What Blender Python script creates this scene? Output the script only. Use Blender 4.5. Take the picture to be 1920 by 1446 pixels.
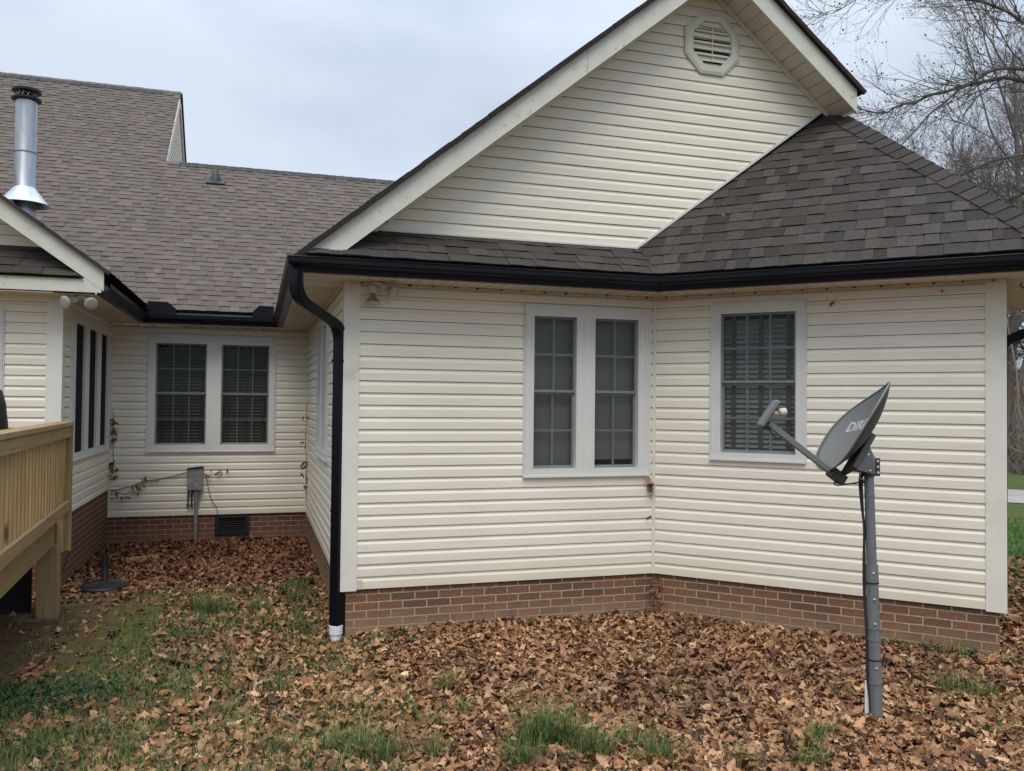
import bpy, bmesh, math, random
import numpy as np
from mathutils import Vector, Matrix, noise
random.seed(7); rng = np.random.default_rng(7)
R = math.radians
scene = bpy.context.scene
col = scene.collection
for o in list(bpy.data.objects): bpy.data.objects.remove(o)

# ------------------------------------------------------------------ camera, sky, sun, exposure
CF, CYAW, CPITCH, CROLL = 1564.508, 0.2987, 0.0214, 0.0101
cam = bpy.data.cameras.new('camera'); camo = bpy.data.objects.new('camera', cam); col.objects.link(camo)
cam.sensor_fit = 'HORIZONTAL'; cam.sensor_width = 36.0; cam.lens = 36.0 * CF / 1920.0
cam.clip_start = 0.05; cam.clip_end = 2000
f_ = Vector((math.sin(CYAW)*math.cos(CPITCH), math.cos(CYAW)*math.cos(CPITCH), math.sin(CPITCH)))
r_ = Vector((math.cos(CYAW), -math.sin(CYAW), 0)); u_ = r_.cross(f_)
cc, ss = math.cos(CROLL), math.sin(CROLL)
rr = cc*r_ + ss*u_; uu = -ss*r_ + cc*u_
camo.matrix_world = Matrix(((rr.x, uu.x, -f_.x, 0), (rr.y, uu.y, -f_.y, 0), (rr.z, uu.z, -f_.z, 0), (0, 0, 0, 1)))
scene.camera = camo
SUN_EL, SUN_AZ = R(58), R(200)          # azimuth from +Y clockwise: sun behind the camera
world = bpy.data.worlds.new("World"); scene.world = world; world.use_nodes = True
nt = world.node_tree; nt.nodes.clear()
def WN(t, **k):
    n = nt.nodes.new(t)
    for a, b in k.items(): setattr(n, a, b)
    return n
sky = WN('ShaderNodeTexSky', sky_type='NISHITA', sun_disc=False, sun_elevation=SUN_EL, sun_rotation=SUN_AZ)
tc = WN('ShaderNodeTexCoord'); mp = WN('ShaderNodeMapping'); mp.inputs['Scale'].default_value = (1.0, 1.0, 2.4)
nz = WN('ShaderNodeTexNoise'); nz.inputs['Scale'].default_value = 1.7; nz.inputs['Detail'].default_value = 5; nz.inputs['Roughness'].default_value = .5
cr = WN('ShaderNodeValToRGB'); cr.color_ramp.elements[0].position = .37; cr.color_ramp.elements[1].position = .62
cr.color_ramp.elements[0].color = (4.1, 4.95, 6.15, 1); cr.color_ramp.elements[1].color = (6.4, 7.2, 8.25, 1)
sx = WN('ShaderNodeSeparateXYZ'); mr = WN('ShaderNodeMapRange')       # overcast: brighter towards the zenith
mr.inputs[1].default_value = .35; mr.inputs[2].default_value = 1.0; mr.inputs[3].default_value = 1.0; mr.inputs[4].default_value = 2.1
vm = WN('ShaderNodeVectorMath', operation='SCALE')
mx = WN('ShaderNodeMixRGB'); mx.inputs[0].default_value = .92
bg = WN('ShaderNodeBackground'); bg.inputs[1].default_value = .1; wo = WN('ShaderNodeOutputWorld')
L = nt.links.new
L(tc.outputs['Generated'], mp.inputs[0]); L(mp.outputs[0], nz.inputs['Vector']); L(nz.outputs['Fac'], cr.inputs[0])
L(tc.outputs['Generated'], sx.inputs[0]); L(sx.outputs['Z'], mr.inputs[0]); L(cr.outputs[0], vm.inputs[0]); L(mr.outputs[0], vm.inputs['Scale'])
L(sky.outputs[0], mx.inputs[1]); L(vm.outputs[0], mx.inputs[2]); L(mx.outputs[0], bg.inputs[0]); L(bg.outputs[0], wo.inputs[0])
sun = bpy.data.lights.new('sun', 'SUN'); sun.energy = 1.8; sun.angle = R(38); sun.color = (1.0, .95, .86)
suno = bpy.data.objects.new('sun', sun); col.objects.link(suno)
sd = Vector((math.sin(SUN_AZ)*math.cos(SUN_EL), math.cos(SUN_AZ)*math.cos(SUN_EL), math.sin(SUN_EL)))
suno.rotation_euler = sd.to_track_quat('Z', 'Y').to_euler()
scene.view_settings.view_transform = 'Standard'; scene.view_settings.look = 'None'
scene.view_settings.exposure = 0.22; scene.view_settings.gamma = 1.0
scene.render.engine = 'CYCLES'

# ------------------------------------------------------------------ materials
MATS = {}
def mat(name, base, rough=.6, metal=0, noise_amt=.12, noise_scale=6, stretch=(1, 1, 1), bump=0, bump_scale=60,
        stain=None, stain_scale=2, stain_lo=.55, stain_hi=.75, attr=None, attr_lo=.6, attr_hi=1.3, spec=.5, coat=0, extra=None):
    m = bpy.data.materials.new(name); m.use_nodes = True; t = m.node_tree; b = t.nodes['Principled BSDF']
    N = t.nodes.new; K = t.links.new
    co = N('ShaderNodeTexCoord'); mpn = N('ShaderNodeMapping'); mpn.inputs['Scale'].default_value = stretch; K(co.outputs['Object'], mpn.inputs[0])
    n1 = N('ShaderNodeTexNoise'); n1.inputs['Scale'].default_value = noise_scale; n1.inputs['Detail'].default_value = 6; K(mpn.outputs[0], n1.inputs['Vector'])
    r1 = N('ShaderNodeMapRange'); r1.inputs[1].default_value = .25; r1.inputs[2].default_value = .75
    r1.inputs[3].default_value = 1-noise_amt; r1.inputs[4].default_value = 1+noise_amt; K(n1.outputs['Fac'], r1.inputs[0])
    v = N('ShaderNodeVectorMath'); v.operation = 'SCALE'; v.inputs[0].default_value = base; K(r1.outputs[0], v.inputs['Scale'])
    out = v.outputs[0]
    if attr:
        a = N('ShaderNodeAttribute'); a.attribute_name = attr
        v2 = N('ShaderNodeVectorMath'); v2.operation = 'MULTIPLY'; K(out, v2.inputs[0]); K(a.outputs['Color'], v2.inputs[1]); out = v2.outputs[0]
    if stain:
        n2 = N('ShaderNodeTexNoise'); n2.inputs['Scale'].default_value = stain_scale; n2.inputs['Detail'].default_value = 5; K(mpn.outputs[0], n2.inputs['Vector'])
        r2 = N('ShaderNodeMapRange'); r2.inputs[1].default_value = stain_lo; r2.inputs[2].default_value = stain_hi; K(n2.outputs['Fac'], r2.inputs[0])
        mm = N('ShaderNodeMixRGB'); mm.inputs[2].default_value = (*stain, 1); K(out, mm.inputs[1]); K(r2.outputs[0], mm.inputs[0]); out = mm.outputs[0]
    if extra: out = extra(t, co, mpn, out)
    K(out, b.inputs['Base Color'])
    b.inputs['Roughness'].default_value = rough; b.inputs['Metallic'].default_value = metal
    b.inputs['Specular IOR Level'].default_value = spec; b.inputs['Coat Weight'].default_value = coat
    if bump:
        n3 = N('ShaderNodeTexNoise'); n3.inputs['Scale'].default_value = bump_scale; n3.inputs['Detail'].default_value = 3; K(mpn.outputs[0], n3.inputs['Vector'])
        bp = N('ShaderNodeBump'); bp.inputs['Strength'].default_value = bump; bp.inputs['Distance'].default_value = .01
        K(n3.outputs['Fac'], bp.inputs['Height']); K(bp.outputs[0], b.inputs['Normal'])
    MATS[name] = m; return m

def siding_extra(t, co, mpn, out):
    # weather streaks that run along the laps, a few pinkish-brown scuffs, yellowed lowest laps (soil splash)
    N = t.nodes.new; K = t.links.new
    m1 = N('ShaderNodeMapping'); m1.inputs['Scale'].default_value = (.9, .9, 9.8); K(co.outputs['Object'], m1.inputs[0])
    n = N('ShaderNodeTexNoise'); n.inputs['Scale'].default_value = 2.2; n.inputs['Detail'].default_value = 7; K(m1.outputs[0], n.inputs['Vector'])
    r = N('ShaderNodeMapRange'); r.inputs[1].default_value = .52; r.inputs[2].default_value = .85; r.inputs[4].default_value = .30; K(n.outputs['Fac'], r.inputs[0])
    a = N('ShaderNodeMixRGB'); a.inputs[2].default_value = (.50, .39, .27, 1); K(out, a.inputs[1]); K(r.outputs[0], a.inputs[0])
    s = N('ShaderNodeSeparateXYZ'); K(co.outputs['Object'], s.inputs[0])
    r2 = N('ShaderNodeMapRange'); r2.inputs[1].default_value = SPLASH_TOP; r2.inputs[2].default_value = SPLASH_LOW; r2.inputs[3].default_value = 0; r2.inputs[4].default_value = .6; K(s.outputs['Z'], r2.inputs[0])
    n2 = N('ShaderNodeTexNoise'); n2.inputs['Scale'].default_value = 1.3; n2.inputs['Detail'].default_value = 4; K(co.outputs['Object'], n2.inputs['Vector'])
    mu = N('ShaderNodeMath'); mu.operation = 'MULTIPLY'; K(r2.outputs[0], mu.inputs[0]); K(n2.outputs['Fac'], mu.inputs[1])
    c = N('ShaderNodeMixRGB'); c.inputs[2].default_value = (.52, .42, .22, 1); K(a.outputs[0], c.inputs[1]); K(mu.outputs[0], c.inputs[0])
    # sparse specks of dirt
    n4 = N('ShaderNodeTexNoise'); n4.inputs['Scale'].default_value = 38; n4.inputs['Detail'].default_value = 2; K(co.outputs['Object'], n4.inputs['Vector'])
    r4 = N('ShaderNodeMapRange'); r4.inputs[1].default_value = .74; r4.inputs[2].default_value = .79; r4.inputs[4].default_value = .5; K(n4.outputs['Fac'], r4.inputs[0])
    d = N('ShaderNodeMixRGB'); d.inputs[2].default_value = (.28, .22, .16, 1); K(c.outputs[0], d.inputs[1]); K(r4.outputs[0], d.inputs[0])
    return d.outputs[0]
GZ = -1.93
SPLASH_TOP, SPLASH_LOW = -1.25 - GZ, -1.60 - GZ     # house parts' local z is measured from the ground
mat('siding', (.77, .715, .605), rough=.5, noise_amt=.05, noise_scale=1.2, stretch=(1, 1, 1), bump=.06, bump_scale=45, extra=siding_extra)
mat('corner', (.72, .69, .61), rough=.5, noise_amt=.05, stain=(.42, .36, .26), stain_scale=3, stain_lo=.6, stain_hi=.9)
mat('trim', (.64, .635, .60), rough=.45, noise_amt=.05, noise_scale=3, stain=(.5, .48, .42), stain_scale=4, stain_lo=.6, stain_hi=.9)
mat('fascia', (.60, .585, .52), rough=.5, noise_amt=.07, noise_scale=9, stain=(.36, .32, .25), stain_scale=22, stain_lo=.63, stain_hi=.8, bump=.1, bump_scale=90)
mat('soffit', (.60, .535, .44), rough=.55, noise_amt=.06, noise_scale=5, stain=(.36, .29, .2), stain_scale=7, stain_lo=.6, stain_hi=.9)
mat('gutter', (.0035, .004, .0075), rough=.38, noise_amt=.3, noise_scale=8, spec=.22, bump=.04, bump_scale=9)
mat('shingle_pale', (.160, .134, .117), rough=.95, noise_amt=.28, noise_scale=260, bump=.6, bump_scale=350, attr='tone', spec=.2)  # paler shingle tone for the back and left wing roofs
mat('shingle', (.074, .063, .057), rough=.92, noise_amt=.7, noise_scale=120, bump=.8, bump_scale=260, attr='tone', spec=.25)
mat('ridge_dark', (.05, .05, .053), rough=.9, noise_amt=.35, noise_scale=150, bump=.5, bump_scale=250, attr='tone')
mat('grille', (.30, .315, .31), rough=.5)
mat('sash', (.19, .20, .20), rough=.5)
mat('blind', (.36, .38, .36), rough=.7)
mat('blind_dark', (.20, .205, .185), rough=.7)
mat('shade', (.22, .23, .205), rough=.85, noise_amt=.1, noise_scale=3)
mat('tape', (.10, .105, .10), rough=.8)
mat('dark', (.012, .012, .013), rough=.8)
mat('screen', (.009, .010, .013), rough=.8, spec=.15)
mat('black_metal', (.012, .013, .015), rough=.45, noise_amt=.2)
mat('galv', (.42, .44, .47), rough=.38, metal=.85, noise_amt=.16, noise_scale=5, stretch=(6, 6, 1), bump=.05, bump_scale=12)
mat('galv_bright', (.75, .76, .8), rough=.2, metal=1, noise_amt=.08)
mat('pole_metal', (.185, .195, .20), rough=.55, metal=.25, noise_amt=.16, noise_scale=14, stretch=(4, 4, 1.5), stain=(.13, .135, .125), stain_scale=5, stain_lo=.5, stain_hi=.9)
mat('dish', (.175, .18, .175), rough=.5, noise_amt=.06, noise_scale=20, stain=(.2, .19, .15), stain_scale=4, stain_lo=.62, stain_hi=.95)
mat('dish_back', (.05, .052, .052), rough=.6, noise_amt=.2)
mat('letters', (.50, .51, .51), rough=.5)
mat('white_pvc', (.72, .75, .78), rough=.35, noise_amt=.05)
mat('grey_box', (.23, .235, .23), rough=.6, noise_amt=.25, noise_scale=16)
mat('cable', (.03, .03, .03), rough=.6)
mat('cable_brown', (.16, .12, .09), rough=.7)
mat('bulb', (.36, .36, .34), rough=.12, spec=.8, coat=.6)
mat('bulb_silver', (.55, .56, .58), rough=.22, metal=1)
mat('lamp_holder', (.55, .52, .45), rough=.5)
mat('dry_leaf', (.20, .095, .05), rough=.85, noise_amt=.4, noise_scale=30, attr='tone')
mat('bark', (.13, .11, .095), rough=.95, noise_amt=.35, noise_scale=8, bump=.5, bump_scale=30)
mat('twig', (.125, .102, .09), rough=.9, noise_amt=.3, noise_scale=3)
mat('far_twig', (.20, .165, .14), rough=.95, noise_amt=.35, noise_scale=.6)
mat('far_green', (.13, .17, .05), rough=.9, noise_amt=.3, noise_scale=2)
mat('footing', (.16, .12, .09), rough=1, noise_amt=.4, noise_scale=12, bump=.5, bump_scale=30)
mat('cover', (.012, .012, .014), rough=.6, bump=.4, bump_scale=8)
mat('gravel', (.36, .34, .31), rough=.95, noise_amt=.2, noise_scale=3, bump=.5, bump_scale=60)
def wood_extra(t, co, mpn, out):
    N = t.nodes.new; K = t.links.new
    uv = N('ShaderNodeUVMap'); uv.uv_map = 'UVMap'
    m1 = N('ShaderNodeMapping'); m1.inputs['Scale'].default_value = (1.2, 22, 1); K(uv.outputs[0], m1.inputs[0])
    n = N('ShaderNodeTexNoise'); n.inputs['Scale'].default_value = 2.0; n.inputs['Detail'].default_value = 6; n.inputs['Distortion'].default_value = .6; K(m1.outputs[0], n.inputs['Vector'])
    r = N('ShaderNodeMapRange'); r.inputs[1].default_value = .35; r.inputs[2].default_value = .75; K(n.outputs['Fac'], r.inputs[0])
    a = N('ShaderNodeMixRGB'); a.blend_type = 'MIX'; a.inputs[2].default_value = (.25, .15, .052, 1); K(out, a.inputs[1]); K(r.outputs[0], a.inputs[0])
    m2 = N('ShaderNodeMapping'); m2.inputs['Scale'].default_value = (1.6, 7, 1); K(uv.outputs[0], m2.inputs[0])
    vo = N('ShaderNodeTexVoronoi'); vo.inputs['Scale'].default_value = 1.0; K(m2.outputs[0], vo.inputs['Vector'])
    r2 = N('ShaderNodeMapRange'); r2.inputs[1].default_value = .13; r2.inputs[2].default_value = .05; K(vo.outputs['Distance'], r2.inputs[0])
    b = N('ShaderNodeMixRGB'); b.inputs[2].default_value = (.07, .035, .015, 1); K(a.outputs[0], b.inputs[1]); K(r2.outputs[0], b.inputs[0])
    return b.outputs[0]
mat('wood', (.36, .262, .125), rough=.75, noise_amt=.1, noise_scale=3, bump=.15, bump_scale=60, attr='tone', extra=wood_extra)

def brick_mat(name, c1, c2, mortar, dark):
    m = bpy.data.materials.new(name); m.use_nodes = True; t = m.node_tree; b = t.nodes['Principled BSDF']; N = t.nodes.new; K = t.links.new
    uv = N('ShaderNodeUVMap'); uv.uv_map = 'UVMap'
    n0 = N('ShaderNodeTexNoise'); n0.inputs['Scale'].default_value = 14; K(uv.outputs[0], n0.inputs['Vector'])
    vs = N('ShaderNodeVectorMath'); vs.operation = 'MULTIPLY_ADD'; vs.inputs[1].default_value = (.006, .006, 0); K(n0.outputs['Color'], vs.inputs[0]); K(uv.outputs[0], vs.inputs[2])
    br = N('ShaderNodeTexBrick'); br.inputs['Scale'].default_value = 1.0; br.inputs['Brick Width'].default_value = .2032; br.inputs['Row Height'].default_value = .0677
    br.inputs['Mortar Size'].default_value = .0062; br.inputs['Mortar Smooth'].default_value = .25; br.inputs['Bias'].default_value = -.15
    br.inputs['Color1'].default_value = (*c1, 1); br.inputs['Color2'].default_value = (*c2, 1); br.inputs['Mortar'].default_value = (*mortar, 1)
    K(vs.outputs[0], br.inputs['Vector'])
    n1 = N('ShaderNodeTexNoise'); n1.inputs['Scale'].default_value = 55; n1.inputs['Detail'].default_value = 6; K(uv.outputs[0], n1.inputs['Vector'])
    r1 = N('ShaderNodeMapRange'); r1.inputs[1].default_value = .3; r1.inputs[2].default_value = .7; r1.inputs[3].default_value = .7; r1.inputs[4].default_value = 1.25; K(n1.outputs['Fac'], r1.inputs[0])
    v = N('ShaderNodeVectorMath'); v.operation = 'SCALE'; K(br.outputs['Color'], v.inputs[0]); K(r1.outputs[0], v.inputs['Scale'])
    # dust and soil splashed on the lowest courses
    s = N('ShaderNodeSeparateXYZ'); K(uv.outputs[0], s.inputs[0])
    r2 = N('ShaderNodeMapRange'); r2.inputs[1].default_value = .22; r2.inputs[2].default_value = .02; r2.inputs[4].default_value = 1.25; K(s.outputs['Y'], r2.inputs[0])
    n2 = N('ShaderNodeTexNoise'); n2.inputs['Scale'].default_value = 6; n2.inputs['Detail'].default_value = 5; K(uv.outputs[0], n2.inputs['Vector'])
    mu = N('ShaderNodeMath'); mu.operation = 'MULTIPLY'; K(r2.outputs[0], mu.inputs[0]); K(n2.outputs['Fac'], mu.inputs[1])
    mx = N('ShaderNodeMixRGB'); mx.inputs[2].default_value = (*dark, 1); K(v.outputs[0], mx.inputs[1]); K(mu.outputs[0], mx.inputs[0])
    K(mx.outputs[0], b.inputs['Base Color']); b.inputs['Roughness'].default_value = .9; b.inputs['Specular IOR Level'].default_value = .25
    bp = N('ShaderNodeBump'); bp.inputs['Strength'].default_value = .9; bp.inputs['Distance'].default_value = .006; bp.invert = True; K(br.outputs['Fac'], bp.inputs['Height'])
    b2 = N('ShaderNodeBump'); b2.inputs['Strength'].default_value = .5; b2.inputs['Distance'].default_value = .004; K(n1.outputs['Fac'], b2.inputs['Height']); K(bp.outputs[0], b2.inputs['Normal']); K(b2.outputs[0], b.inputs['Normal'])
    MATS[name] = m
brick_mat('brick', (.215, .106, .066), (.11, .072, .052), (.44, .32, .20), (.33, .225, .135))
brick_mat('brick_red', (.165, .075, .052), (.105, .056, .044), (.34, .245, .18), (.20, .125, .08))

def glass_mat(name, tint, refl, dust, dustcol):
    m = bpy.data.materials.new(name); m.use_nodes = True; t = m.node_tree; t.nodes.clear(); N = t.nodes.new; K = t.links.new
    o = N('ShaderNodeOutputMaterial'); tr = N('ShaderNodeBsdfTransparent'); tr.inputs[0].default_value = (*tint, 1)
    gl = N('ShaderNodeBsdfGlossy'); gl.inputs['Roughness'].default_value = .03
    fr = N('ShaderNodeFresnel'); fr.inputs[0].default_value = 1.5; mu = N('ShaderNodeMath'); mu.operation = 'MULTIPLY'; mu.inputs[1].default_value = refl; K(fr.outputs[0], mu.inputs[0])
    m1 = N('ShaderNodeMixShader'); K(mu.outputs[0], m1.inputs[0]); K(tr.outputs[0], m1.inputs[1]); K(gl.outputs[0], m1.inputs[2])
    co = N('ShaderNodeTexCoord'); n = N('ShaderNodeTexNoise'); n.inputs['Scale'].default_value = 3; n.inputs['Detail'].default_value = 5; K(co.outputs['Object'], n.inputs['Vector'])
    r = N('ShaderNodeMapRange'); r.inputs[1].default_value = .3; r.inputs[2].default_value = .8; r.inputs[3].default_value = dust*.5; r.inputs[4].default_value = dust*1.5; K(n.outputs['Fac'], r.inputs[0])
    df = N('ShaderNodeBsdfDiffuse'); df.inputs[0].default_value = (*dustcol, 1)
    m2 = N('ShaderNodeMixShader'); K(r.outputs[0], m2.inputs[0]); K(m1.outputs[0], m2.inputs[1]); K(df.outputs[0], m2.inputs[2]); K(m2.outputs[0], o.inputs[0])
    MATS[name] = m
glass_mat('glass', (.80, .81, .80), .38, .12, (.15, .16, .155))
glass_mat('glass_dark', (.62, .64, .62), .30, .08, (.07, .08, .08))

def ground_mat():
    m = bpy.data.materials.new('soil'); m.use_nodes = True; t = m.node_tree; b = t.nodes['Principled BSDF']; N = t.nodes.new; K = t.links.new
    co = N('ShaderNodeTexCoord')
    def noi(s, d=6):
        n = N('ShaderNodeTexNoise'); n.inputs['Scale'].default_value = s; n.inputs['Detail'].default_value = d; K(co.outputs['Object'], n.inputs['Vector']); return n
    def mr(src, a, bb, c=0, d=1):
        r = N('ShaderNodeMapRange'); r.inputs[1].default_value = a; r.inputs[2].default_value = bb; r.inputs[3].default_value = c; r.inputs[4].default_value = d; K(src, r.inputs[0]); return r.outputs[0]
    def mix(f, a, c2):
        x = N('ShaderNodeMixRGB'); K(f, x.inputs[0])
        if isinstance(a, tuple): x.inputs[1].default_value = (*a, 1)
        else: K(a, x.inputs[1])
        if isinstance(c2, tuple): x.inputs[2].default_value = (*c2, 1)
        else: K(c2, x.inputs[2])
        return x.outputs[0]
    a = mix(mr(noi(9).outputs['Fac'], .35, .65), (.07, .045, .027), (.15, .095, .055))
    a = mix(mr(noi(60, 3).outputs['Fac'], .5, .75), a, (.20, .14, .085))
    at = N('ShaderNodeAttribute'); at.attribute_name = 'cover'      # R: grass, G: moss
    sp = N('ShaderNodeSeparateColor'); K(at.outputs['Color'], sp.inputs[0])
    gcol = mix(mr(noi(25).outputs['Fac'], .35, .65), (.035, .055, .018), (.09, .13, .035))
    mcol = mix(mr(noi(40).outputs['Fac'], .35, .65), (.07, .082, .014), (.135, .145, .024))
    m1 = N('ShaderNodeMath'); m1.operation = 'MULTIPLY'; K(sp.outputs[1], m1.inputs[0]); K(mr(noi(11).outputs['Fac'], .44, .60), m1.inputs[1])
    m0 = N('ShaderNodeMath'); m0.operation = 'MULTIPLY'; m0.inputs[1].default_value = 1.0; K(sp.outputs[0], m0.inputs[0]); K(mr(noi(14).outputs['Fac'], .38, .62, .05, .75), m0.inputs[1])
    a = mix(m0.outputs[0], a, gcol); a = mix(m1.outputs[0], a, mcol)
    lc = mix(mr(noi(30).outputs['Fac'], .3, .7), (.055, .085, .028), (.115, .155, .05)); m9 = N('ShaderNodeMath'); m9.operation = 'MULTIPLY'; K(sp.outputs[2], m9.inputs[0]); K(mr(noi(2.5).outputs['Fac'], .3, .55, .35, .95), m9.inputs[1]); a = mix(m9.outputs[0], a, lc)
    K(a, b.inputs['Base Color']); b.inputs['Roughness'].default_value = 1; b.inputs['Specular IOR Level'].default_value = .1
    bp = N('ShaderNodeBump'); bp.inputs['Strength'].default_value = .8; bp.inputs['Distance'].default_value = .02; K(noi(45).outputs['Fac'], bp.inputs['Height']); K(bp.outputs[0], b.inputs['Normal'])
    MATS['soil'] = m
ground_mat()
def leaf_mat(name, attr, trans, rough):
    m = bpy.data.materials.new(name); m.use_nodes = True; t = m.node_tree; b = t.nodes['Principled BSDF']; N = t.nodes.new; K = t.links.new
    a = N('ShaderNodeAttribute'); a.attribute_name = attr; co = N('ShaderNodeTexCoord')
    n = N('ShaderNodeTexNoise'); n.inputs['Scale'].default_value = 50; n.inputs['Detail'].default_value = 4; K(co.outputs['Object'], n.inputs['Vector'])
    r = N('ShaderNodeMapRange'); r.inputs[1].default_value = .3; r.inputs[2].default_value = .7; r.inputs[3].default_value = .7; r.inputs[4].default_value = 1.25; K(n.outputs['Fac'], r.inputs[0])
    v = N('ShaderNodeVectorMath'); v.operation = 'SCALE'; K(a.outputs['Color'], v.inputs[0]); K(r.outputs[0], v.inputs['Scale']); K(v.outputs[0], b.inputs['Base Color'])
    b.inputs['Roughness'].default_value = rough; b.inputs['Specular IOR Level'].default_value = .3
    MATS[name] = m
leaf_mat('litter', 'leafcol', 0, .8); leaf_mat('blade', 'leafcol', 0, .55)

# ------------------------------------------------------------------ object helpers
ORG = {}
def tag(o, label=None, cat=None, group=None, kind=None):
    if label: o['label'] = label
    if cat: o['category'] = cat
    if group: o['group'] = group
    if kind: o['kind'] = kind
    return o
def empty(name, loc, label, cat, group=None):
    o = bpy.data.objects.new(name, None); col.objects.link(o); o.location = loc; o.empty_display_size = .2
    ORG[o.name] = Vector(loc); return tag(o, label, cat, group)
def V3(*a): return Vector(a)
class MB:
    """collects polygons; build() links them as one mesh object"""
    def __init__(s): s.bm = bmesh.new(); s.uv = s.bm.loops.layers.uv.new('UVMap'); s.tn = s.bm.loops.layers.float_color.new('tone')
    def face(s, pts, uvs=None, tone=None, mi=0, smooth=False):
        try: f = s.bm.faces.new([s.bm.verts.new(p) for p in pts])
        except ValueError: return None
        t = (1, 1, 1, 1) if tone is None else ((tone, tone, tone, 1) if isinstance(tone, (int, float)) else (*tone, 1))
        for i, l in enumerate(f.loops):
            if uvs: l[s.uv].uv = uvs[i]
            l[s.tn] = t
        f.material_index = mi; f.smooth = smooth; return f
    def box(s, c, ax, ay, az, tone=None, ux=None):
        """c centre; ax, ay, az half-extent vectors; uv runs along ax (metres)"""
        c, ax, ay, az = Vector(c), Vector(ax), Vector(ay), Vector(az)
        off = (random.random()*20, random.random()*20)
        for n, a, b in ((az, ax, ay), (-az, ax, -ay), (ay, ax, -az), (-ay, ax, az), (ax, ay, az), (-ax, ay, -az)):
            p = [c+n-a-b, c+n+a-b, c+n+a+b, c+n-a+b]; la, lb = a.length*2, b.length*2
            if n is ax or n == -ax: la, lb = lb*.2, la
            s.face(p, [(off[0], off[1]), (off[0]+la, off[1]), (off[0]+la, off[1]+lb), (off[0], off[1]+lb)], tone)
        return s
    def bx(s, x0, x1, y0, y1, z0, z1, tone=None):
        return s.box(((x0+x1)/2, (y0+y1)/2, (z0+z1)/2), ((x1-x0)/2, 0, 0), (0, (y1-y0)/2, 0), (0, 0, (z1-z0)/2), tone)
    def tube(s, pts, rad, n=8, cap=True, tone=None, smooth=True):
        pts = [Vector(p) for p in pts]; rings = []
        if not isinstance(rad, (list, tuple)): rad = [rad]*len(pts)
        up = Vector((0, 0, 1))
        prev = None
        for i, p in enumerate(pts):
            d = (pts[min(i+1, len(pts)-1)] - pts[max(i-1, 0)]).normalized()
            a = prev if prev is not None else (up if abs(d.z) < .9 else Vector((1, 0, 0)))
            a = (a - d*a.dot(d)).normalized(); prev = a; b = d.cross(a)
            rings.append([s.bm.verts.new(p + (a*math.cos(k*2*math.pi/n) + b*math.sin(k*2*math.pi/n))*rad[i]) for k in range(n)])
        t = (1, 1, 1, 1) if tone is None else (tone, tone, tone, 1)
        for i in range(len(rings)-1):
            for k in range(n):
                f = s.bm.faces.new((rings[i][k], rings[i][(k+1) % n], rings[i+1][(k+1) % n], rings[i+1][k])); f.smooth = smooth
                for l in f.loops: l[s.tn] = t
        if cap:
            for rg in (rings[0][::-1], rings[-1]):
                f = s.bm.faces.new(rg)
                for l in f.loops: l[s.tn] = t
        return s
    def lathe(s, base, axis, prof, n=24, smooth=True):
        base = Vector(base); d = Vector(axis).normalized(); a = Vector((1, 0, 0)) if abs(d.x) < .8 else Vector((0, 1, 0))
        a = (a-d*a.dot(d)).normalized(); b = d.cross(a); rings = []
        for h, r in prof: rings.append([s.bm.verts.new(base+d*h+(a*math.cos(k*2*math.pi/n)+b*math.sin(k*2*math.pi/n))*max(r, 1e-4)) for k in range(n)])
        for i in range(len(rings)-1):
            for k in range(n):
                f = s.bm.faces.new((rings[i][k], rings[i][(k+1) % n], rings[i+1][(k+1) % n], rings[i+1][k])); f.smooth = smooth
                for l in f.loops: l[s.tn] = (1, 1, 1, 1)
        return s
    def clip(s, co, no):
        """keep the side the normal points away from"""
        g = s.bm.verts[:]+s.bm.edges[:]+s.bm.faces[:]
        bmesh.ops.bisect_plane(s.bm, geom=g, plane_co=co, plane_no=no, clear_outer=True, dist=1e-5); return s
    def bevel(s, w):
        bmesh.ops.remove_doubles(s.bm, verts=s.bm.verts[:], dist=1e-4)
        bmesh.ops.bevel(s.bm, geom=s.bm.edges[:], offset=w, segments=1, affect='EDGES'); return s
    def build(s, name, m, parent=None, weld=True):
        if weld: bmesh.ops.remove_doubles(s.bm, verts=s.bm.verts[:], dist=1e-5)
        org = ORG[parent.name] if parent else Vector((0, 0, 0))
        for e in s.bm.edges:
            if len(e.link_faces) == 2 and e.calc_face_angle(0) > .6: e.smooth = False
        for v in s.bm.verts: v.co -= org
        me = bpy.data.meshes.new(name); s.bm.to_mesh(me); s.bm.free()
        for x in (m if isinstance(m, (list, tuple)) else [m]): me.materials.append(MATS[x])
        o = bpy.data.objects.new(name, me); col.objects.link(o)
        if parent: o.parent = parent
        ORG[o.name] = org
        return o
def rebase(o, loc):
    """give a single-mesh thing an origin at its base"""
    loc = Vector(loc)
    for v in o.data.vertices: v.co -= loc
    o.location = loc; ORG[o.name] = loc; return o

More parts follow.
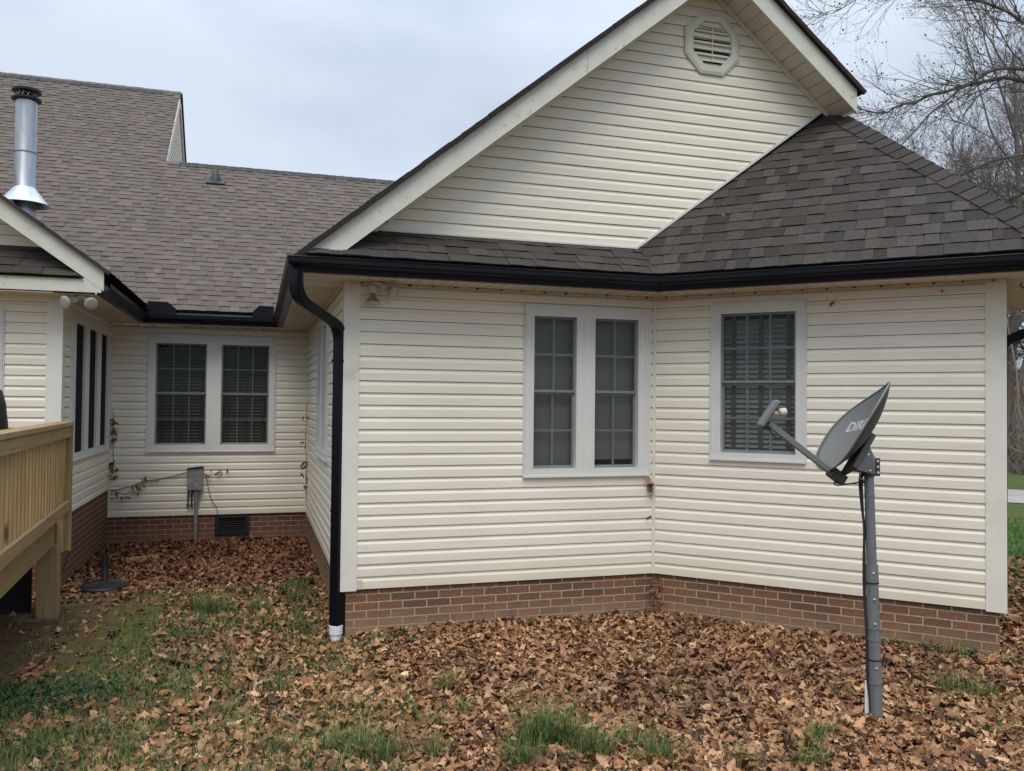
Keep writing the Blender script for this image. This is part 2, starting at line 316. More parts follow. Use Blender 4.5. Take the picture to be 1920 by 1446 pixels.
# ------------------------------------------------------------------ measured layout (metres, camera at the origin)
ZB, ZT = -1.5465, .9935                     # bottom of the siding, soffit
AX, AY, BX = .7123, 6.991, 3.5288
ANG = .7938; DY, EX, FY, ZL = 12.043, -1.82, 9.072, -1.176
CX, CY = BX+2.788*math.cos(ANG), AY-2.788*math.sin(ANG)
W2 = V3(math.cos(ANG), -math.sin(ANG), 0)   # along the angled wing's wall
N2 = V3(math.sin(ANG), math.cos(ANG), 0)    # into the wing
SIDE = 2.3
DX_, DY_ = CX+N2.x*SIDE, CY+N2.y*SIDE
path = [(EX, FY), (EX, DY), (AX, DY), (AX, AY), (BX, AY), (CX, CY), (DX_, DY_)]
def offset(path, o, ext0=0, ext1=0):
    """offset to the right of the walking direction"""
    P = [Vector(p) for p in path]; D = [(P[i+1]-P[i]).normalized() for i in range(len(P)-1)]
    out = []
    for i, p in enumerate(P):
        if i == 0: d = D[0]; out.append(p+Vector((d.y, -d.x))*o - d*ext0)
        elif i == len(P)-1: d = D[-1]; out.append(p+Vector((d.y, -d.x))*o + d*ext1)
        else:
            a, b = D[i-1], D[i]; na, nb = Vector((a.y, -a.x)), Vector((b.y, -b.x)); k = (na+nb); k /= (1+na.dot(nb)); out.append(p+k*o)
    return out
OH = .37
house = empty('house', (2.0, 9.0, GZ), 'house in cream vinyl siding with brown shingle roofs, black gutters and brick foundation', 'house')

LAP = .1016
def siding(O, U, NO, u0, u1, z0, z1, holes=(), zbase=None, clips=()):
    """real lap geometry: O origin (u=0), U along the wall, NO outward normal"""
    mb = MB(); zb_ = z0 if zbase is None else zbase
    prof = [(0, .0150), (.060, .0145), (.064, .0138), (.080, .0055), (LAP-.0045, .0045), (LAP, -.012)]
    k0 = math.floor((z0-zb_)/LAP); k1 = math.ceil((z1-zb_)/LAP)
    us = sorted({u0, u1} | {h[0] for h in holes} | {h[1] for h in holes})
    # long panels end in visible overlaps now and then
    def P(u, z, d): return V3(O[0]+U[0]*u+NO[0]*d, O[1]+U[1]*u+NO[1]*d, z)
    for k in range(k0, k1):
        zc = zb_+k*LAP
        wob = random.uniform(-.0012, .0012)
        segs = [(zc+a[0], a[1]+wob, zc+b[0], b[1]+wob) for a, b in zip(prof, prof[1:])]
        segs = [(zc, -.012, zc, .0150+wob)] + segs
        for za, da, zb2, db in segs:
            cuts = sorted({za, zb2} | {h[i] for h in holes for i in (2, 3) if za < h[i] < zb2} | {z for z in (z0, z1) if za < z < zb2})
            if len(cuts) == 1: cuts = [za, za]
            for ca, cb in zip(cuts, cuts[1:]):
                zm = (ca+cb)/2
                if zm < z0-1e-6 or zm > z1: continue
                fa = 0 if zb2 == za else (ca-za)/(zb2-za); fb = 1 if zb2 == za else (cb-za)/(zb2-za)
                d0, d1 = da+(db-da)*fa, da+(db-da)*fb
                for ua, ub in zip(us, us[1:]):
                    um = (ua+ub)/2
                    if any(h[0] < um < h[1] and h[2] < zm < h[3] for h in holes): continue
                    mb.face([P(ua, ca, d0), P(ub, ca, d0), P(ub, cb, d1), P(ua, cb, d1)])
    for co, no in clips: mb.clip(co, no)
    return mb
def brickwall(O, U, NO, u0, u1, z0, z1, name='brick', holes=()):
    mb = MB()
    def P(u, z, d=0): return V3(O[0]+U[0]*u+NO[0]*d, O[1]+U[1]*u+NO[1]*d, z)
    us = sorted({u0, u1} | {h[0] for h in holes} | {h[1] for h in holes}); zs = sorted({z0, z1} | {h[2] for h in holes} | {h[3] for h in holes})
    for ua, ub in zip(us, us[1:]):
        for za, zb2 in zip(zs, zs[1:]):
            if any(h[0] < (ua+ub)/2 < h[1] and h[2] < (za+zb2)/2 < h[3] for h in holes): continue
            mb.face([P(ua, za), P(ub, za), P(ub, zb2), P(ua, zb2)], [(u, z-GZ) for u, z in ((ua, za), (ub, za), (ub, zb2), (ua, zb2))])
    # top ledge, runs back under the siding
    mb.face([P(u0, z1), P(u1, z1), P(u1, z1, -.1), P(u0, z1, -.1)], [(u0, 0), (u1, 0), (u1, .1), (u0, .1)])
    return mb.build('foundation_wall', name, house)
def post(x, y, ux, uy, z0, z1, w=.09, mname='corner'):
    """outside corner post: two faces proud of the siding, turned along ux / uy (directions away from the corner)"""
    mb = MB(); p = V3(x, y, 0); ux, uy = V3(*ux), V3(*uy); t = .021
    for a, b in ((ux, uy), (uy, ux)):
        c = p + a*(w/2) - b*(t/2) ; c.z = (z0+z1)/2
        mb.box(c - a*0, a*(w/2 + (t if a is ux else 0)*1.0), b*(t/2), (0, 0, (z1-z0)/2))
    return mb.build('corner_post', mname, house)

# --- windows ------------------------------------------------------
def window(O, U, NO, u0, u1, z0, z1, panes, cols, kind, gmat='glass', case=.0, gap_low=0):
    """casing with one or more sash units. panes: list of (ua, ub, za, zb) daylight openings"""
    O, U, NO = V3(O[0], O[1], 0), V3(U[0], U[1], 0), V3(NO[0], NO[1], 0); Zv = V3(0, 0, 1)
    def B(mb, ua, ub, za, zb2, d0, d1): mb.box(O+U*((ua+ub)/2)+NO*((d0+d1)/2)+Zv*((za+zb2)/2), U*((ub-ua)/2), NO*((d1-d0)/2), Zv*((zb2-za)/2))
    mb = MB(); T = .032
    zlo = min(p[2] for p in panes); zhi = max(p[3] for p in panes); ps = sorted(panes)
    B(mb, u0, u1, z1-(z1-zhi)+.0, z1, -.06, T); B(mb, u0, u1, z0, zlo, -.06, T)
    edges = [u0]+[e for p in ps for e in (p[0], p[1])]+[u1]
    for i in range(0, len(edges), 2): B(mb, edges[i], edges[i+1], zlo, zhi, -.06, T)
    # fluting and outer lip of the vinyl casing
    for i in range(0, len(edges), 2):
        a, b = edges[i], edges[i+1]; n = 5 if i not in (0, len(edges)-2) else 3
        for k in range(n):
            c = a+(b-a)*(k+.5+.25*(k % 2))/n
            B(mb, c-.003, c+.003, zlo+.01, zhi-.01, T, T+.004)
    B(mb, u0-.008, u1+.008, z0-.016, z0-.0005, -.01, T+.012); B(mb, u0-.012, u0-.0005, z0, z1, .004, T-.008); B(mb, u1+.0005, u1+.012, z0, z1, .004, T-.008); B(mb, u0-.012, u1+.012, z1+.0005, z1+.012, .004, T-.006)
    w = mb.build('window', 'trim', house)
    for p in ps:
        a, b, c, d = p; mid = (c+d)/2; e = .0015
        for lo, hi, dep in ((c, mid, -.046), (mid, d, -.020)):
            s = MB(); t = .020
            B(s, a+e, a+t, lo+e, hi-e, dep-.012, dep+.012); B(s, b-t, b-e, lo+e, hi-e, dep-.012, dep+.012)
            B(s, a+t, b-t, lo+e, lo+t*1.25, dep-.012, dep+.0125); B(s, a+t, b-t, hi-t*.9, hi-e, dep-.012, dep+.0125)
            s.build('sash', 'sash', w)
            if cols:
                g = MB()
                for k in range(1, cols): cxx = a+t+(b-a-2*t)*k/cols; B(g, cxx-.010, cxx+.010, lo+t, hi-t, dep-.004, dep+.003)
                zc = (lo+hi)/2; B(g, a+t, b-t, zc-.010, zc+.010, dep-.003, dep+.004)
                g.build('grille', 'grille', w)
            q = MB(); ZZ = lambda u, z, dd: O+U*u+NO*dd+Zv*z
            q.face([ZZ(a+t, lo+t, dep+.0055), ZZ(b-t, lo+t, dep+.0055), ZZ(b-t, hi-t*.9, dep+.0055), ZZ(a+t, hi-t*.9, dep+.0055)])
            q.build('pane', gmat, w)
        if kind in ('slats', 'slats_dark'):
            s = MB(); n = int((d-c)/.044); tt = .025
            for k in range(n):
                zc = c+.02+k*.044
                ctr = O+U*((a+b)/2)+NO*(-.11)+Zv*zc; aa = R((58 if kind == 'slats' else 48) + random.uniform(-3, 3))
                s.box(ctr, U*((b-a)/2-.004), (NO*math.cos(aa)+Zv*math.sin(aa)*-1)*tt, (Zv*math.cos(aa)+NO*math.sin(aa))*.0014)
            s.build('blind', 'blind' if kind == 'slats' else 'blind_dark', w)
            tp = MB()
            for k in range(3):
                cxx = a+(b-a)*(.14+.37*k); B(tp, cxx-.019, cxx+.019, c, d, -.084, -.082)
            tp.build('blind_tape', 'tape', w)
        elif kind == 'shade':
            s = MB(); g = gap_low if p == ps[-1] else 0; n = 14
            for k in range(n):
                zz0, zz1 = c+g+(d-c-g)*k/n, c+g+(d-c-g)*(k+1)/n; q0, q1 = -.10+.006*math.sin(k*1.7), -.10+.006*math.sin((k+1)*1.7)
                s.face([O+U*(a-.02)+NO*q0+Zv*zz0, O+U*(b+.02)+NO*q0+Zv*zz0, O+U*(b+.02)+NO*q1+Zv*zz1, O+U*(a-.02)+NO*q1+Zv*zz1])
            s.build('blind', 'shade', w)
        if kind == 'screen':
            s = MB(); B(s, a+e, b-e, c+e, d-e, .002, .005); s.build('insect_screen', 'screen', w)
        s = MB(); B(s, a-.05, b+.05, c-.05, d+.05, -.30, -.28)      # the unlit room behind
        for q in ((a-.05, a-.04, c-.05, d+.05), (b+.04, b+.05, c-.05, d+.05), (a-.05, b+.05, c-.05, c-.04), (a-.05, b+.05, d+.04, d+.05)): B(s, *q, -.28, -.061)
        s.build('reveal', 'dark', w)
    return w

# walls --------------------------------------------------------------
u1n = (1, 0); o1 = (0, -1)
# wall right of the downspout
hole1 = (2.27, 3.465, -.625, .868)
siding((0, AY), u1n, o1, AX+.06, BX-.012, ZB, ZT, [hole1]).build('wall', 'siding', house)
window((0, AY), u1n, o1, 2.262, 3.472, -.635, .872, [(2.345, 2.747, -.575, .775), (2.925, 3.353, -.575, .775)], 2, 'shade', gap_low=.07)
brickwall((0, AY+.012), u1n, o1, AX+.028, BX+.01, GZ-.2, ZB+.01)
# angled wing wall
siding((BX, AY), W2, -N2, .012, 2.788-.06, ZB, ZT, [(.545, 1.328, -.455, .89)]).build('wall', 'siding', house)
window((BX, AY), W2, -N2, .536, 1.339, -.468, .899, [(.622, 1.262, -.415, .812)], 3, 'slats')
brickwall((BX+N2.x*.012, AY+N2.y*.012), W2, -N2, -.01, 2.788-.028, GZ-.2, ZB+.01)
# wing end wall (seen only from the side)
siding((CX, CY), N2, W2, .06, SIDE, ZB, ZT).build('wall', 'siding', house)
brickwall((CX-W2.x*.028, CY-W2.y*.028), N2, W2, .012, SIDE, GZ-.2, ZB+.01)
# courtyard right wall, faces -x
siding((AX, 0), (0, 1), (-1, 0), AY+.06, DY-.01, ZB, ZT, [(8.52, 9.92, -.58, .865)]).build('wall', 'siding', house)
window((AX, 0), (0, 1), (-1, 0), 8.51, 9.93, -.59, .875, [(8.60, 9.13, -.52, .79), (9.31, 9.84, -.52, .79)], 3, 'slats_dark', 'glass_dark')
brickwall((AX+.012, 0), (0, 1), (-1, 0), AY+.028, DY+.02, GZ-.2, ZB+.01, 'brick')
# courtyard back wall
hb = (-1.355, .255, -.672, .865)
siding((0, DY), u1n, o1, EX+.01, AX-.01, ZB, ZT, [hb]).build('wall', 'siding', house)
window((0, DY), u1n, o1, -1.366, .266, -.682, .875, [(-1.27, -.63, -.60, .76), (-.44, .182, -.60, .76)], 3, 'slats_dark', 'glass_dark')
brickwall((0, DY+.012), u1n, o1, EX-.02, AX+.02, GZ-.2, ZB+.01, 'brick_red')
# left wing wall, faces +x
siding((EX, 0), (0, 1), (1, 0), FY+.06, DY-.01, ZL, ZT, [(9.49, 11.8, -.62, .86)], zbase=ZL-.02).build('wall', 'siding', house)
window((EX, 0), (0, 1), (1, 0), 9.48, 11.81, -.63, .87, [(9.66, 10.16, -.57, .80), (10.40, 10.90, -.57, .80), (11.15, 11.65, -.57, .80)], 0, 'screen', 'glass_dark')
brickwall((EX-.012, 0), (0, 1), (1, 0), FY+.028, DY+.03, GZ-.2, ZL+.01, 'brick_red')
# left wing front wall, faces the deck
siding((0, FY), u1n, o1, -5.2, EX-.06, ZL, ZT, [(-3.3, -2.32, -.3, .84)], zbase=ZL-.02).build('wall', 'siding', house)
window((0, FY), u1n, o1, -3.31, -2.31, -.31, .85, [(-3.21, -2.41, -.23, .77)], 2, 'screen', 'glass_dark')
brickwall((0, FY+.012), u1n, o1, -5.2, EX-.028, GZ-.2, ZL+.01, 'brick_red')
# corner posts
post(AX, AY, (1, 0, 0), (0, 1, 0), ZB-.012, ZT)
post(EX, FY, (-1, 0, 0), (0, 1, 0), ZL-.01, ZT, .10)
post(CX, CY, -W2, N2, ZB-.012, ZT, .10)
for (x, y, a, b) in ((BX, AY, V3(-1, 0, 0), W2), (AX, DY, V3(-1, 0, 0), V3(0, -1, 0)), (EX, DY, V3(1, 0, 0), V3(0, -1, 0))):
    mb = MB()
    for d, nn in ((a, V3(0, -1, 0)), (b, -N2 if b == W2 else (V3(-1, 0, 0) if x > 0 else V3(1, 0, 0)))):
        c = V3(x, y, (ZB+ZT)/2)+d*.011+nn*.0125; mb.box(c, d*.011, nn*.0125, (0, 0, (ZT-ZB)/2))
    mb.build('inside_corner_trim', 'corner', house)
# torn bit of the first lap at the outside corner: small starter piece
mb = MB(); mb.bx(AX+.07, AX+.16, AY-.0185, AY-.0165, ZB, ZB+.075); mb.build('patch', 'soffit', house)

# soffits, fascia, gutters --------------------------------------------
wl, fl = offset(path, 0), offset(path, OH, ext0=OH, ext1=.15)
wl[0] = Vector((EX, FY-OH)); wl[-1] = wl[-1]+N2.xy*.15
mb = MB()
for i in range(len(path)-1):
    mb.face([V3(*wl[i], ZT), V3(*wl[i+1], ZT), V3(*fl[i+1], ZT), V3(*fl[i], ZT)][::-1])
    # ribs across the vented panels
    d = (wl[i+1]-wl[i]); ln = d.length; d.normalize(); nn = Vector((d.y, -d.x)); k = .06
    while k < ln+.3:
        p = wl[i]+d*k
        if i in (0, 2): ok = k < ln-.38
        else: ok = k < ln
        if ok: mb.box(V3(*(p+nn*OH*.5), ZT-.003), V3(*nn, 0)*(OH*.5-.012), V3(*d, 0)*.006, (0, 0, .0032))
        k += .1016*(1 if i in (1, 3, 4) else 1)
mb.bx(EX-3.4, EX-.001, FY-OH, FY, ZT-.001, ZT+.003)
mb.build('soffit', 'soffit', house)
mb = MB()        # channel that carries the soffit along the walls, and the dark bug holes in its hem
for i in range(len(path)-1):
    a, b = Vector(path[i]), Vector(path[i+1]); d = (b-a); ln = d.length; d.normalize(); nn = Vector((d.y, -d.x)); c = (a+b)/2+nn*.024
    mb.box(V3(*c, ZT-.014), V3(*d, 0)*(ln/2-.03), V3(*nn, 0)*.006, (0, 0, .0105))
mb.build('soffit_channel', 'soffit', house)
for i in (1, 3, 4):
    a, b = Vector(path[i]), Vector(path[i+1]); d = (b-a); ln = d.length; d.normalize(); nn = Vector((d.y, -d.x)); k = .12
    while k < ln-.05:
        p = a+d*(k+random.uniform(-.01, .01))+nn*.033; mb = MB(); mb.box(V3(*p, ZT-.009), V3(*d, 0)*random.uniform(.006, .012), V3(*nn, 0)*.003, (0, 0, random.uniform(.004, .008))); mb.build('soffit_gap', 'dark', house); k += .2

def sweep(path, prof, o0=0, ext0=0, ext1=0, caps=True):
    mb = MB(); rows = [[V3(*q, z) for q in offset(path, o0+o, ext0, ext1)] for o, z in prof]
    n = len(rows)
    for i in range(n):
        a, b = rows[i], rows[(i+1) % n]
        for k in range(len(path)-1): mb.face([a[k], a[k+1], b[k+1], b[k]])
    if caps:
        mb.face([r[0] for r in rows]); mb.face([r[-1] for r in rows][::-1])
    return mb
sweep(path, [(0, .992), (.012, .992), (.012, 1.14), (0, 1.14)], OH-.012, ext0=OH-.005, ext1=.15).build('fascia', 'fascia', house)
GP = [(.001, .990), (.075, .988), (.081, 1.018), (.096, 1.034), (.116, 1.046), (.121, 1.060), (.122, 1.092), (.127, 1.100), (.119, 1.106), (.114, 1.100), (.1135, 1.064), (.092, 1.042), (.074, 1.022), (.070, .996), (.004, .996), (.004, 1.10), (.001, 1.10)]
gut = sweep(path, GP, OH, ext0=OH-.02, ext1=.15); gut.build('gutter', 'gutter', house)
# splash guards at the two valleys
gi = offset(path, OH+.118)
for (cx, cy), sx in (((gi[1].x, gi[1].y), 1), ((gi[2].x, gi[2].y), -1)):
    mb = MB(); w = .34 if sx > 0 else .27
    prof = [(0, 1.09), (w, 1.09), (w, 1.18), (w*.70, 1.262), (0, 1.262)]
    for y in (cy, cy+.004): mb.face([V3(cx+sx*u, y, z) for u, z in prof][::(1 if sx < 0 else -1)])
    for (u0_, z0_), (u1_, z1_) in zip(prof, prof[1:]+prof[:1]): mb.face([V3(cx+sx*u0_, cy, z0_), V3(cx+sx*u1_, cy, z1_), V3(cx+sx*u1_, cy+.004, z1_), V3(cx+sx*u0_, cy+.004, z0_)])
    mb.build('splash_guard', 'gutter', house)

# --- rectangular downspout swept along a rounded path
def rectsweep(pts, w, d, side, m, name, parent):
    mb = MB(); pts = [Vector(p) for p in pts]; rings = []; side = Vector(side).normalized()
    for i, p in enumerate(pts):
        t = (pts[min(i+1, len(pts)-1)]-pts[max(i-1, 0)]).normalized(); s_ = (side-t*side.dot(t)).normalized(); q = t.cross(s_)
        c = .008; ring = []
        for a, b in ((1, .75), (.8, 1), (.3, .93), (-.3, .93), (-.8, 1), (-1, .75), (-1, -.75), (-.8, -1), (-.3, -.93), (.3, -.93), (.8, -1), (1, -.75)): ring.append(mb.bm.verts.new(p+s_*(a*w/2)+q*(b*d/2)))
        rings.append(ring)
    n = len(rings[0])
    for i in range(len(rings)-1):
        for k in range(n): mb.bm.faces.new((rings[i][k], rings[i][(k+1) % n], rings[i+1][(k+1) % n], rings[i+1][k]))
    mb.bm.faces.new(rings[0][::-1]); mb.bm.faces.new(rings[-1])
    return mb.build(name, m, parent)
def arcpath(P, r=.1, n=7):
    P = [Vector(p) for p in P]; out = [P[0]]
    for a, b, c in zip(P, P[1:], P[2:]):
        d0, d1 = (a-b).normalized(), (c-b).normalized(); s0, s1 = b+d0*r, b+d1*r
        for k in range(n+1): t = k/n; out.append(s0*(1-t)**2+b*2*t*(1-t)+s1*t*t)
    out.append(P[-1]); return out
dsx, dsy = AX-.046, AY+.02
dsp = arcpath([(.285, 6.565, 1.0), (.285, 6.565, .80), (dsx, dsy, .62), (dsx, dsy, -.2)], .13, 8)
ds = rectsweep(dsp+[V3(dsx, dsy, GZ+.09)], .078, .095, (.75, .66, 0), 'gutter', 'downspout', house)
mb = MB(); mb.box((dsx, dsy, .335), V3(.751, .660, 0)*.0415, V3(-.660, .751, 0)*.050, (0, 0, .012)); mb.build('joint', 'gutter', ds); mb = MB(); mb.box((dsx, dsy, -.9), V3(.751, .660, 0)*.0405, V3(-.660, .751, 0)*.049, (0, 0, .004)); mb.build('joint', 'gutter', ds)
mb = MB(); mb.lathe((dsx, dsy, GZ-.075), (0, 0, 1), [(-.1, .048), (.09, .048), (.10, .056), (.17, .057), (.172, .05), (.165, .048)], 28); mb.build('pipe_adapter', 'white_pvc', ds)
# far downspout under the wing's end eave
e1 = offset(path, OH+.05)[-1]; w1_ = offset(path, .06)[-1]
rectsweep(arcpath([V3(e1.x, e1.y, 1.0), V3(e1.x, e1.y, .82), V3(w1_.x+.02, w1_.y, .66), V3(w1_.x+.02, w1_.y, GZ)], .09, 6), .08, .09, N2, 'gutter', 'downspout', house)

mb = MB(); mb.bx(EX+OH-.013, EX+OH-.004, FY-OH+.02, DY-.3, 1.139, 1.245); mb.bx(EX-3, AX+2, DY-OH+.004, DY-OH+.014, 1.139, 1.19); mb.build('sub_fascia', 'gutter', house)
# --- roofs ------------------------------------------------------------
def shingles(O, U, Vd, u0, u1, v0, v1, clips, m, expo=.143, lo=.82, hi=1.18, warm=.035, tabs=(.10, .30), reveal=.008):
    O, U, Vd = Vector(O), Vector(U).normalized(), Vector(Vd).normalized(); Nn = U.cross(Vd)
    if Nn.z < 0: Nn = -Nn
    mb = MB(); k = 0; v = v0
    while v < v1:
        u = u0-random.random()*.3; high = random.random() < .5; va, vb = v, v+expo+.004
        wav = random.uniform(-.002, .002)
        while u < u1:
            w = random.uniform(*tabs); ub = min(u+w, u1)
            if ub <= u0+.005: u += w; high = not high; continue
            ua_ = u; u = max(u, u0); lf = (reveal+.0045 if high else reveal)+wav*.5
            t = random.uniform(lo, hi) * (1.0 if high else .93); tw = random.uniform(-warm, warm)
            tone = (t*(1+tw), t, t*(1-tw)); sl = random.uniform(-.006, .006) if high else 0
            A = O+U*(u+.001)+Vd*(va-wav*.6)+Nn*lf; B_ = O+U*(ub-.001)+Vd*(va-wav*.6)+Nn*lf; C = O+U*(ub-.001-sl)+Vd*vb+Nn*(lf-reveal+.0005); D = O+U*(u+.001+sl)+Vd*vb+Nn*(lf-reveal+.0005)
            mb.face([A, B_, C, D], None, tone)
            mb.face([A-Nn*lf*1.0, B_-Nn*lf*1.0, B_, A], None, .4)
            if high:
                for X, Y in ((A, D), (C, B_)): mb.face([X, Y, Y-Nn*.0045, X-Nn*.0045], None, tone)
            u = ua_+w; high = not high
        v += expo; k += 1
    # deck under the shingles
    mb.face([O+U*u0+Vd*v0-Nn*.003, O+U*u1+Vd*v0-Nn*.003, O+U*u1+Vd*v1-Nn*.003, O+U*u0+Vd*v1-Nn*.003], None, .5)
    mb.face([O+U*u0+Vd*v0-Nn*.02, O+U*u0+Vd*v1-Nn*.02, O+U*u1+Vd*v1-Nn*.02, O+U*u1+Vd*v0-Nn*.02], None, .4)
    for co, no in clips: mb.clip(co, no)
    return mb
def cap(p0, p1, s1, s2, w=.14, expo=.143, lift=.022, toneR=(.8, 1.15), mb=None):
    """overlapping cap shingles from p0 (low / start) to p1; s1, s2 unit vectors down either slope"""
    mb = mb or MB(); p0, p1, s1, s2 = Vector(p0), Vector(p1), Vector(s1), Vector(s2); d = p1-p0; ln = d.length; d.normalize()
    n1 = d.cross(s1).normalized(); n1 = n1 if n1.z > 0 else -n1; n2_ = d.cross(s2).normalized(); n2_ = n2_ if n2_.z > 0 else -n2_; up = (n1+n2_).normalized(); k = 0.0
    while k < ln:
        a, b = p0+d*k, p0+d*min(k+expo*1.15, ln+.02); t = random.uniform(*toneR); l0 = lift; l1 = lift*.45; j = random.uniform(-.006, .006)
        for s_, n_ in ((s1, n1), (s2, n2_)):
            A, B_, C, D = a+up*l0, b+up*l1, b+s_*(w+j)+n_*(l1*.8), a+s_*(w+j)+n_*(l0*.8)
            mb.face([A, B_, C, D], None, t); mb.face([A, D, D-n_*l0*.8, A-up*l0], None, t); mb.face([D, C, C-n_*l1*.8, D-n_*l0*.8], None, t)
        k += expo
    return mb
P1 = .817
# back roof: eave over the courtyard, coplanar up to the tall part
cs = 1/math.hypot(1, P1); Vb = V3(0, cs, P1*cs)
YE, ZE = DY-.44, ZT+.172
def backz(y): return ZE+P1*(y-YE)
YR, YH = 15.09, 17.56; XW = -1.49
vl, vh = (YR-YE)/cs, (YH-YE)/cs
mb = shingles((0, YE, ZE), (1, 0, 0), Vb, -9.5, 3.6, 0, vl, [], 'shingle_pale', expo=.126, lo=.87, hi=1.13, tabs=(.08, .24))
o = mb.build('roof', 'shingle_pale', house, weld=False); rf_back = o
k = math.ceil((vl)/.126)*.126
mb = shingles((0, YE, ZE), (1, 0, 0), Vb, -9.5, XW, k, vh, [], 'shingle_pale', expo=.126, lo=.87, hi=1.13, tabs=(.08, .24))
mb.clip((XW, 0, 0), (1, 0, 0))
rf_tall = mb.build('roof', 'shingle_pale', house, weld=False)
cap((3.6, YR, backz(YR)), (XW+.22, YR, backz(YR)), -Vb, V3(0, cs, -P1*cs), toneR=(.8, 1.2)).build('ridge_cap', 'ridge_dark', rf_back, weld=False)
cap((XW-.33, YH, backz(YH)), (-9.5, YH, backz(YH)), -Vb, V3(0, cs, -P1*cs), toneR=(.8, 1.2)).build('ridge_cap', 'ridge_dark', rf_tall, weld=False)
mb = MB()     # back slopes
for x0, x1, yr in ((XW, 3.6, YR), (-9.5, XW, YH)):
    mb.face([V3(x0, yr, backz(yr)), V3(x1, yr, backz(yr)), V3(x1, yr+4, backz(yr)-P1*4), V3(x0, yr+4, backz(yr)-P1*4)])
mb.build('back_slope', 'shingle_pale', house)
# end wall of the tall part (its siding shows above the low ridge)
mb = siding((XW-.045, 0), (0, 1), (1, 0), YR-.3, YH+3.2, backz(YR)-.6, backz(YH), [], clips=[((0, YH, backz(YH)-.05), (0, -P1, 1)), ((0, YH, backz(YH)-.05), (0, P1, 1))])
mb.build('wall', 'siding', house)
mb = MB()
for s_, y1 in ((-1, YR-.05), (1, YH+3)):
    a = V3(XW-.012, YH, backz(YH)-.035); b = V3(XW-.012, y1, backz(YH)-.035-P1*abs(y1-YH))
    d = (b-a); m_ = (a+b)/2; nn = V3(0, d.z, -d.y).normalized(); nn = nn if nn.z > 0 else -nn
    mb.box(m_-nn*.07, d*.5, (.012, 0, 0), nn*.07)
mb.build('fascia', 'fascia', house)
mb = MB()
a = V3(XW, YH+.0, backz(YH)+.01); 
for s_, y1 in ((1, YH+3),):
    b = V3(XW, y1, backz(YH)+.01-P1*abs(y1-YH)); d = b-a; nn = V3(0, -d.z, d.y).normalized(); nn = nn if nn.z > 0 else -nn
    mb.box((a+b)/2+nn*.0, d*.5, (.03, 0, 0), nn*.02)
mb.build('roof_edge', 'ridge_dark', house)
mb = MB(); a = V3(XW+.001, YR+.03, backz(YR)+.02); b = V3(XW+.001, YH-.25, backz(YH-.25)+.015)
d = b-a; mb.box((a+b)/2, d*.5, (.007, 0, 0), V3(0, -P1, 1).normalized()*.004); mb.build('flashing', 'soffit', house)

# main gable (front)
RY = AY-OH                                   # rake plane
AP = V3(4.042, RY, 4.163); SL, SR = .817, .79
XL, XRr = .30, 5.47
def rakez(x): return AP.z-(AP.x-x)*SL if x < AP.x else AP.z-(x-AP.x)*SR
FH = .215
def rake_board(xa, xb, y, h, t=.02, zmin=None, name='fascia'):
    mb = MB()
    A = [V3(xa, y, rakez(xa)), V3(xb, y, rakez(xb)), V3(xb, y, rakez(xb)-h), V3(xa, y, rakez(xa)-h)]
    Bk = [p+V3(0, t, 0) for p in A]
    mb.face(A[::-1]); mb.face(Bk)
    for i in range(4): mb.face([A[i], A[(i+1) % 4], Bk[(i+1) % 4], Bk[i]])
    if zmin: mb.clip((0, 0, zmin), (0, 0, -1))
    return mb.build('fascia', 'fascia', house)
rake_board(XL+.02, 2.69, RY, FH, zmin=1.08); rake_board(2.694, AP.x, RY, FH); rake_board(AP.x+.001, XRr, RY, FH)
# end return of the right rake
mb = MB()
zr = rakez(XRr); mb.face([V3(XRr, RY+.001, zr), V3(XRr, RY+.001, zr-FH), V3(XRr-.02, AY+.3, zr-FH+.05), V3(XRr-.02, AY+.3, zr)]); mb.build('fascia', 'fascia', house)
# sloped soffit under the rakes with panel joints
for xa, xb in ((XL+.05, AP.x), (AP.x, XRr-.01)):
    mb = MB(); za, zb2 = rakez(xa)-FH+.03, rakez(xb)-FH+.03
    A, B_ = V3(xa, 0, za), V3(xb, 0, zb2); d = B_-A; ln = d.length; d.normalize(); nn = V3(-d.z, 0, d.x); nn = nn if nn.z > 0 else -nn
    k = 0
    while k < ln:
        e = min(k+.127, ln); p, q = A+d*(k+.004), A+d*(e-.002)
        mb.face([V3(p.x, RY+.02, p.z), V3(p.x, AY, p.z), V3(q.x, AY, q.z), V3(q.x, RY+.02, q.z)])
        q2 = A+d*(e+.004); r2, r3 = q+nn*.008, q2+nn*.008
        mb.face([V3(q.x, RY+.02, q.z), V3(q.x, AY, q.z), V3(r2.x, AY, r2.z), V3(r2.x, RY+.02, r2.z)]); mb.face([V3(r2.x, RY+.02, r2.z), V3(r2.x, AY, r2.z), V3(r3.x, AY, r3.z), V3(r3.x, RY+.02, r3.z)])
        k += .127
    mb.clip((0, 0, 1.1), (0, 0, -1))
    mb.build('soffit', 'soffit', house)
    mb = MB(); p = A+d*(ln/2)-nn*.012; mb.box((p.x, AY-.028, p.z), d*(ln/2), (0, .011, 0), nn*.014); 
    mb.clip((0, 0, 1.42), (0, 0, -1)); mb.build('frieze_trim', 'corner', house)
